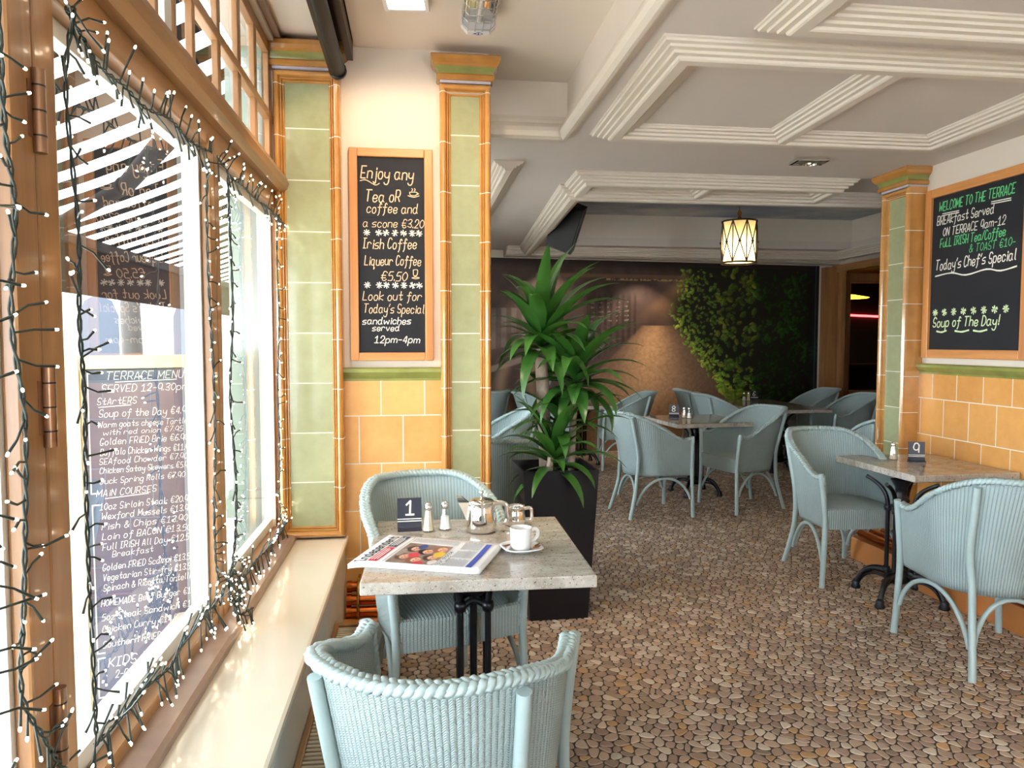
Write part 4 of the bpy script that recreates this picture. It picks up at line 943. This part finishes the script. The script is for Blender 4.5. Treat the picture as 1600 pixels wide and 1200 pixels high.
for i in range(15):
    for v0, v1 in ((.06, .34), (.37, .64), (.67, .94)):
        u = .70 + i*.0105
        if u < .85: _ribbon(f, [(v0, u), ((v0+v1)/2, u), (v1-.04*random.random(), u)], .0035, lambda a, b: npt(b, a, .0012))
for i in range(30): u = .27+i*.013; _ribbon(f, [(.78, u), (.94-.03*random.random(), u)], .004, lambda a, b: npt(b, a, .0012))
f.build('text_columns', M['ink_grey'], t)
f = MB(); write(f, 'Your chance', lambda a, b: npt(.668-b, a, .0012), .06, 0, .03, .5, .16, jit=.02, slant=0); write(f, 'to learn', lambda a, b: npt(.70-b, a, .0012), .06, 0, .026, .35, .16, jit=.02, slant=0); f.build('headline', M['ink'], t)
# colour photo on the front page
nu, nv = 120, 120; us, vv_ = np.meshgrid(np.linspace(0, 1, nu), np.linspace(0, 1, nv)); Cc = np.ones((nv, nu, 3))*np.array(hexc('8A7468'))*(.6+.7*fbm(us*7, vv_*7))[..., None]
def blob(a, b, ra, rb, c, soft=.35):
    global Cc; wob = fbm(us*9+a*40, vv_*9+b*40)*.5; q = ((us-a)/ra)**2 + ((vv_-b)/rb)**2 + wob - .25; m = np.clip((1-q)/soft, 0, 1)[..., None]; Cc = Cc*(1-m) + np.array(hexc(c))*(.75+.5*fbm(us*22, vv_*22))[..., None]*m
for a, b, c in ((.2, .3, '5A3A2C'), (.24, .72, '3A2A26'), (.5, .2, '7A4A36'), (.55, .62, '2E2220'), (.78, .36, '4A3026'), (.8, .8, '8A5A3E')):
    blob(a, b, .17, .17, c); blob(a+.05, b+.01, .11, .12, 'DCA98C'); blob(a+.09, b, .05, .07, 'C98A72'); blob(a+.03, b+.05, .02, .02, '5A3A30'); blob(a+.03, b-.05, .02, .02, '5A3A30')
for a, b, ra, rb, c in ((.4, .42, .12, .14, 'C23A44'), (.9, .55, .14, .16, 'D8B040'), (.38, .86, .1, .14, '3A4678'), (.66, .06, .12, .1, 'B03A40'), (.93, .14, .1, .14, 'E4DAD0'), (.08, .5, .08, .2, '9A8A80')): blob(a, b, ra, rb, c)
f = MB(); f.grid(lambda a, b: npt(.27+.36*a, .05+.68*b, .0014), nu-1, nv-1); o = f.build('front_photo', M['photo_print'], t, False)
at = o.data.color_attributes.new('print', 'FLOAT_COLOR', 'POINT'); at.data.foreach_set('color', np.concatenate([np.clip(Cc, 0, 1).reshape(-1, 3), np.ones((nu*nv, 1))], 1).ravel().astype(np.float32))
# ------------------------------------------------------------------ planter and plant
t = tag(empty('planter', (.755, 4.0, 0), .02), 'tall tapered black planter on the pebble floor by the pillar', 'planter')
f = MB(); f.rings([(-.16, .16, -.16, .16, 0), (-.205, .205, -.205, .205, .82)], caps=False); f.rings([(-.16, .16, -.16, .16, .0), (-.16, .16, -.16, .16, .002)]); f.rings([(-.185, .185, -.185, .185, .70), (-.193, .193, -.193, .193, .82)], caps=False)
f.rings([(-.205, .205, -.205, .205, .82), (-.193, .193, -.193, .193, .82)], caps=False); f.build('pot', M['planter_black'], t)
f = MB(); f.box((-.186, -.186, .70), (.186, .186, .745)); f.build('soil', M['soil'], t)
t = tag(empty('dracaena_plant', (.755, 4.0, .745)), 'tall green dracaena with three leafy heads growing in the black planter', 'plant')
def leaf(mb, base, az, el, L, w, droop, tries=0):
    d = Vector((math.cos(az), math.sin(az), 0)); pts = []; p = Vector(base); el0_ = el; e = el; n_ = 9
    for i in range(n_+1): pts.append(p.copy()); p = p + (d*math.cos(e) + Vector((0, 0, math.sin(e))))*(L/n_); e -= droop/n_*(.4+1.2*i/n_)
    if tries < 9 and min(q.x for q in pts) < -.335: return leaf(mb, base, az, min(el+.12, 1.4), L*.86, w, droop*.9, tries+1)
    side = Vector((-d.y, d.x, 0)); vs = []; uv = []
    for i, q in enumerate(pts):
        u = i/n_; ww = w*.5*(min(1, .35+2.2*u) * (1-u**2.6) + .02); up = Vector((0, 0, .35*ww))
        for k, s in ((0, -1), (1, -.5), (2, 0), (3, .5), (4, 1)): vs.append(q + side*ww*s + (up*abs(s) if abs(s) < 1 else up*.9)); uv.append((k/4, u))
    mb.add(vs, [(i*5+k, i*5+k+1, i*5+k+6, i*5+k+5) for i in range(n_) for k in range(4)], True, uv)
def head(c, n, L, w, el0=1.35, el1=-.15, name='foliage'):
    f = MB()
    for i in range(n):
        q = i/n; a = i*2.39996 + random.uniform(-.2, .2); el = el0 + (el1-el0)*q**.9 + random.uniform(-.12, .12)
        leaf(f, (c[0], c[1], c[2]-.12*q), a, el, L*random.uniform(.78, 1.1)*(.8+.3*math.sin(PI*min(1, q+.25))), w*random.uniform(.8, 1.15), random.uniform(.7, 1.6)+.5*q)
    f.build(name, M['leaf_green'], t, False)
def cane(P, r): f = MB(); f.tube(smooth_path(P, 5), r, 10); f.build('cane', M['bark'], t)
cane([(-.04, .02, 0), (-.05, .02, .3), (-.065, .0, .56), (-.075, 0, .72)], .036); cane([(.09, -.04, 0), (.10, -.03, .25), (.115, -.02, .48)], .02); cane([(-.05, -.12, 0), (-.04, -.13, .14)], .018)
head((-.075, 0, .82), 46, .52, .095); head((.115, -.02, .60), 44, .48, .09, 1.3, -.35); head((-.02, -.12, .17), 26, .44, .08, 1.2, -.1); head((.03, -.04, .36), 18, .42, .075, 1.1, .0)

# ------------------------------------------------------------------ lamps and fittings on the ceilings
t = tag(empty('pendant_lantern', (3.18, 7.0, 2.285)), 'drum shaped lit pendant lantern with dark criss-cross straps', 'pendant light')
f = MB(); f.lathe([(.165, .01), (.165, .41)], n=40); f.lathe([(.165, .012), (.0, .012)], n=40); f.build('shade', M['mica_shade'], t, False)
f = MB()
for z in (0, .405): f.lathe([(.164, z-.008), (.174, z-.008), (.174, z+.008), (.164, z+.008)], n=40)
for k in range(8):
    a = k*PI/4; f.tube([(math.cos(a)*.17, math.sin(a)*.17, z) for z in (0, .2, .405)], .006, 6); f.ball((math.cos(a+PI/8)*.172, math.sin(a+PI/8)*.172, .2), .015, 6)
    for s in (-1, 1): f.tube([(math.cos(a+s*u*PI/4)*.171, math.sin(a+s*u*PI/4)*.171, .405*u) for u in [i/8 for i in range(9)]], .006, 6)
f.build('straps', M['lead'], t)
f = MB(); f.tube([(0, -.165, .405), (0, .165, .405)], .006, 6); f.tube([(-.165, 0, .405), (.165, 0, .405)], .006, 6); f.lathe([(.02, .405), (.03, .42), (.012, .46), (.022, .49), (.008, .52)], n=14); f.build('finial', M['brass'], t)
f = MB()
for k in range(9):
    z = .53+k*.03; f.tube([(math.cos(a)*.008*(k%2), math.cos(a)*.008*(1-k%2), z+math.sin(a)*.018) for a in [2*PI*i/10 for i in range(11)]], .0025, 6)
f.build('chain', M['lead'], t)
f = MB(); f.ball((0, 0, .2), .045, 10); f.build('bulb', M['spot_glow'], t)
lamp('lantern_light', 'POINT', (3.18, 7.0, 2.4), 24, (1, .8, .55), .06)
t = tag(empty('loudspeaker', (1.57, 7.6, 2.70), .5), 'black loudspeaker hanging at the left edge of the ceiling tray', 'loudspeaker'); t.rotation_euler = (.30, .40, -.45)
f = MB(); f.prism([(-.15, -.09), (.15, -.09), (.11, .13), (-.11, .13)], lambda p: (p[0], p[1], -.24), lambda p: (p[0], p[1], .24)); f.build('cabinet', M['speaker_black'], t)
f = MB(); f.bbox((-.14, -.105, -.23), (.14, -.09, .23), .004); f.build('grille', M['blind_dark'], t)
f = MB(); f.tube([(0, .1, .05), (-.05, .14, .12), (-.16, .12, .2)], .015, 8); f.build('bracket', M['iron'], t)
t = tag(empty('ceiling_heater', (.285, 3.10, ZB), -.02), 'caged white heater lamp hanging from the bay ceiling', 'heater')
f = MB(); f.bbox((-.07, -.30, -.05), (.07, .30, -.0), .01); f.build('reflector', M['steel'], t)
for a, b in ((.30, .335), (-.335, -.30)):
    f = MB(); f.prism([(-.078, .0), (-.078, -.07), (-.05, -.1), (.05, -.1), (.078, -.07), (.078, 0)], lambda p: (p[0], a, p[1]), lambda p: (p[0], b, p[1])); f.build('end_cap', M['white_plastic'], t)
f = MB(); fh = lambda u, v: (u, .3365, v)
for q in ([(-.02, -.055), (0, -.04), (.02, -.055), (0, -.07), (-.02, -.055)], [(0, -.04), (0, -.07)], [(-.012, -.06), (.012, -.05)]): scribble(f, fh, q, .005)
for q in ([(-.02, 0), (0, .012), (.02, 0), (0, -.012), (-.02, 0)], [(0, .014), (0, -.014)], [(-.024, .004), (-.01, -.004)]): scribble(f, lambda u, v: (u, .318+v, -.1008), q, .005)
f.build('badge', M['ink_blue'], t)
f = MB()
for k in range(9): y = -.28+k*.07; f.tube([(-.072, y, -.02), (-.072, y, -.075), (-.05, y, -.098), (.05, y, -.098), (.072, y, -.075), (.072, y, -.02)], .0022, 6)
for x, z in ((-.072, -.06), (-.05, -.098), (-.017, -.098), (.017, -.098), (.05, -.098), (.072, -.06)): f.tube([(x, -.3, z), (x, .3, z)], .0022, 6)
f.build('wire_cage', M['dull_steel'], t)
f = MB(); f.tube([(0, -.28, -.06), (0, .28, -.06)], .012, 10); f.build('heating_tube', M['white_plastic'], t)
t = tag(empty('floodlight', (-.035, 3.30, ZB), -.08), 'square lit panel lamp on the bay ceiling at the top edge', 'ceiling light')
f = MB()
for a, b in (((-.1, -.1, -.03), (-.08, .1, 0)), ((.08, -.1, -.03), (.1, .1, 0)), ((-.08, -.1, -.03), (.08, -.08, 0)), ((-.08, .08, -.03), (.08, .1, 0))): f.bbox(a, b, .003)
f.build('frame', M['white_plastic'], t); f = MB(); f.box((-.08, -.08, -.02), (.08, .08, -.005)); f.build('panel', M['lamp_panel'], t)
t = tag(empty('spotlight', (2.58, 4.63, ZC), -.1), 'square chrome recessed spotlight between the ceiling mouldings', 'ceiling light')
f = MB()
for a, b in (((-.11, -.07, -.02), (-.09, .07, 0)), ((.09, -.07, -.02), (.11, .07, 0)), ((-.09, -.07, -.02), (.09, -.055, 0)), ((-.09, .055, -.02), (.09, .07, 0))): f.bbox(a, b, .002)
f.build('bezel', M['steel'], t); f = MB(); f.lathe([(.045, -.03), (.04, -.012), (.02, -.004), (0, -.004)], n=18); f.build('reflector', M['steel'], t); f = MB(); f.ball((0, 0, -.016), .012, 6); f.build('bulb', M['spot_glow'], t)
t = tag(empty('roller_blind', (0, 0, 0)), 'dark brown rolled blind hanging from the bay ceiling next to the first pillar', 'blind')
f = MB(); f.tube([(-.37, -1.2, 2.83), (-.37, 3.76, 2.83)], .036, 14); f.build('roller', M['blind_dark'], t)
f = MB(); f.prism([(-.405, 2.98), (-.405, 2.80), (-.39, 2.80), (-.39, 2.98)], lambda p: (p[0], -1.2, p[1]), lambda p: (p[0], 3.74, p[1])); f.prism([(-.33, 3.0), (-.33, 2.90), (-.30, 2.90), (-.30, 3.0)], lambda p: (p[0], -1.2, p[1]), lambda p: (p[0], 3.82, p[1])); f.prism([(-.41, 3.0), (-.41, 2.97), (-.30, 2.97), (-.30, 3.0)], lambda p: (p[0], -1.2, p[1]), lambda p: (p[0], 3.8, p[1])); f.build('pelmet', M['blind_brown'], t)
f = MB(); f.lathe([(0, 0), (.044, 0), (.044, .02), (0, .02)], n=14); o = f.build('end_bracket', M['iron'], t); o.location = (-.37, 3.755, 2.83); o.rotation_euler = (-PI/2, 0, 0)

# ------------------------------------------------------------------ heating grilles and pipes
t = tag(empty('radiator_grille', (0, 0, 0)), 'pale slatted radiator cover on the floor beside the window sill', 'radiator')
f = MB(); f.box((-.365, 1.2, 0), (-.262, 3.32, .20)); f.build('case', M['strip_wood'], t)
f = MB()
for k in range(88): y = 1.25+k*.0235; f.bbox((-.35, y, .2), (-.265, y+.013, .232), .003)
f.build('slats', M['slat_wood'], t)
f = MB(); f.bbox((-.37, 1.2, .2), (-.35, 3.32, .24), .004); f.bbox((-.265, 1.2, .2), (-.25, 3.32, .24), .004); f.bbox((-.35, 3.29, .2), (-.265, 3.32, .24), .004); f.build('frame', M['oak_y'], t)
t = tag(empty('heating_pipes', (0, 0, 0)), 'row of copper heating pipes above the plinth under the first chalkboard', 'pipes')
for z, y in ((.245, 3.80), (.185, 3.77), (.13, 3.75)):
    f = MB(); f.tube([(-.335, y, z), (.12, y, z)], .026, 14); f.tube([(-.36, y, z), (-.335, y, z)], .03, 14); f.build('pipe', M['copper'], t)
for x in (-.30, .05):
    f = MB(); f.tube(smooth_path([(x, 3.86, .285), (x, 3.80, .285), (x, 3.745, .255), (x, 3.72, .2), (x, 3.715, .12), (x, 3.74, .1)], 4), .007, 8); f.build('bracket', M['brass'], t)
t = tag(empty('heating_pipes', (0, 0, 0)), 'copper heating pipes lying on the plinth along the right wall', 'pipes')
for k in range(5):
    f = MB(); x = 3.06+k*.085; f.tube([(x, .5, .178), (x, 4.7, .178)], .026, 12); f.build('pipe', M['copper'], t)

# ------------------------------------------------------------------ fairy lights round the window
bulb_me = None
def fairy(label, path, nb, seed):
    global bulb_me
    rnd = random.Random(seed); t = tag(empty('fairy_lights', (0, 0, 0)), label, 'string lights', 'fairy lights round the window')
    P = smooth_path([(-.668 + rnd.uniform(-.006, .006) + (p[2] if len(p) > 2 else 0), p[0] + rnd.uniform(-.012, .012), p[1]) for p in path], 10)
    f = MB()
    for ph in (0, PI):
        Q = []
        for i, p in enumerate(P): a = i*1.1 + ph; T = (P[min(i+1, len(P)-1)]-P[max(i-1, 0)]).normalized(); n1 = T.cross(Vector((1, 0, 0))); n1 = n1.normalized() if n1.length > 1e-3 else Vector((0, 1, 0)); Q.append(p + n1*math.cos(a)*.0035 + Vector((1, 0, 0))*math.sin(a)*.003)
        f.tube(Q, .0025, 5)
    B = []
    for k in range(nb):
        q = (k+.5+rnd.uniform(-.4, .4))/nb*(len(P)-1); i = int(q); p = P[i].lerp(P[min(i+1, len(P)-1)], q-i)
        T = (P[min(i+1, len(P)-1)]-P[max(i-1, 0)]).normalized(); a = rnd.choice((-1, 1))*rnd.uniform(.6, 1.4)
        n1 = Vector((0, T.z, -T.y)).normalized()*rnd.choice((-1, 1)); d = (n1*rnd.uniform(.7, 1) + T*rnd.uniform(-.5, .5) + Vector((rnd.uniform(.0, .5), 0, rnd.uniform(-.4, .15)))).normalized()
        L = rnd.uniform(.035, .085); m1 = p + d*L*.5 + Vector((0, 0, rnd.uniform(-.008, .01))); e = p + d*L
        f.tube([p, m1, e], [.0022, .0022, .003], 5); B.append((e, d))
    f.build('cable', M['cable_green'], t)
    for e, d in B:
        if bulb_me is None:
            f = MB(); f.lathe([(0, 0), (.002, .001), (.0026, .005), (.0022, .009), (0, .011)], n=8); o = f.build('bulb', M['bulb_glow'], t); bulb_me = o.data
        else: o = bpy.data.objects.new('bulb', bulb_me); COL.objects.link(o); o.parent = t
        o.location = e - d*.002; o.rotation_mode = 'QUATERNION'; o.rotation_quaternion = d.to_track_quat('Z', 'Y')
fairy('fairy light string down the window left of the hinged post', [(1.32, 2.2), (1.325, 2.0), (1.331, 1.852), (1.341, 1.719), (1.348, 1.538), (1.351, 1.374), (1.354, 1.208), (1.328, 1.048), (1.312, .902), (1.386, .792), (1.452, .70), (1.50, .64)], 52, 1)
fairy('fairy light string down the window right of the hinged post', [(1.58, 2.16), (1.575, 2.0), (1.572, 1.726), (1.578, 1.543), (1.584, 1.394), (1.59, 1.228), (1.588, 1.035), (1.572, .85), (1.58, .69)], 44, 2)
fairy('fairy light string along the top of the window before the first mullion', [(1.57, 2.15), (1.64, 2.12), (1.72, 2.09), (1.85, 2.10), (2.0, 2.09), (2.15, 2.11), (2.3, 2.10), (2.45, 2.11), (2.58, 2.13)], 50, 3)
fairy('fairy light string down the left side of the slim mullion', [(2.57, 2.10), (2.53, 1.95), (2.54, 1.7), (2.52, 1.45), (2.55, 1.2), (2.53, .98), (2.55, .8), (2.56, .68)], 50, 4)
fairy('fairy light string down the right side of the slim mullion', [(2.79, 2.10), (2.79, 1.9), (2.81, 1.6), (2.79, 1.3), (2.80, 1.0), (2.79, .8), (2.75, .68)], 46, 5)
fairy('fairy light string along the top between the slim mullion and the pillar', [(2.64, 2.13), (2.84, 2.11), (3.1, 2.115), (3.3, 2.105), (3.5, 2.12), (3.7, 2.115), (3.80, 2.13)], 46, 6)
fairy('fairy light string down the window edge next to the tiled pillar', [(3.78, 2.12), (3.73, 1.9), (3.76, 1.6), (3.72, 1.3), (3.74, 1.0), (3.72, .8), (3.70, .62)], 46, 7)
fairy('fairy light string along the sill from the hinged post to the slim mullion', [(1.58, .66, .0), (1.70, .66, .01), (1.85, .65, .0), (2.0, .645, .01), (2.15, .64, .0), (2.3, .65, .01), (2.42, .64, .0), (2.5, .63, .01)], 66, 8)
fairy('fairy light string bunched at the foot of the slim mullion', [(2.53, .62, .01), (2.60, .68, .02), (2.70, .62, .02), (2.64, .58, .04), (2.57, .63, .03), (2.66, .70, .02), (2.74, .62, .03), (2.66, .59, .02), (2.60, .565, .06), (2.68, .55, .08)], 56, 9)
fairy('fairy light string along the sill from the slim mullion to the pillar', [(2.70, .62, .0), (2.9, .61, .01), (3.1, .60, .0), (3.3, .595, .01), (3.5, .585, .0), (3.66, .575, .01), (3.78, .575, .0)], 48, 10)
fairy('fairy light string on the far left pane at the picture edge', [(1.24, 2.3), (1.235, 2.0), (1.24, 1.7), (1.22, 1.4), (1.23, 1.1), (1.24, .8), (1.25, .6)], 40, 11)
for x in list(bpy.data.objects):
    if x.parent is None and x.type in ('MESH', 'EMPTY') and not x.get('kind') and not x.get('label'): print('NOLABEL', x.name)
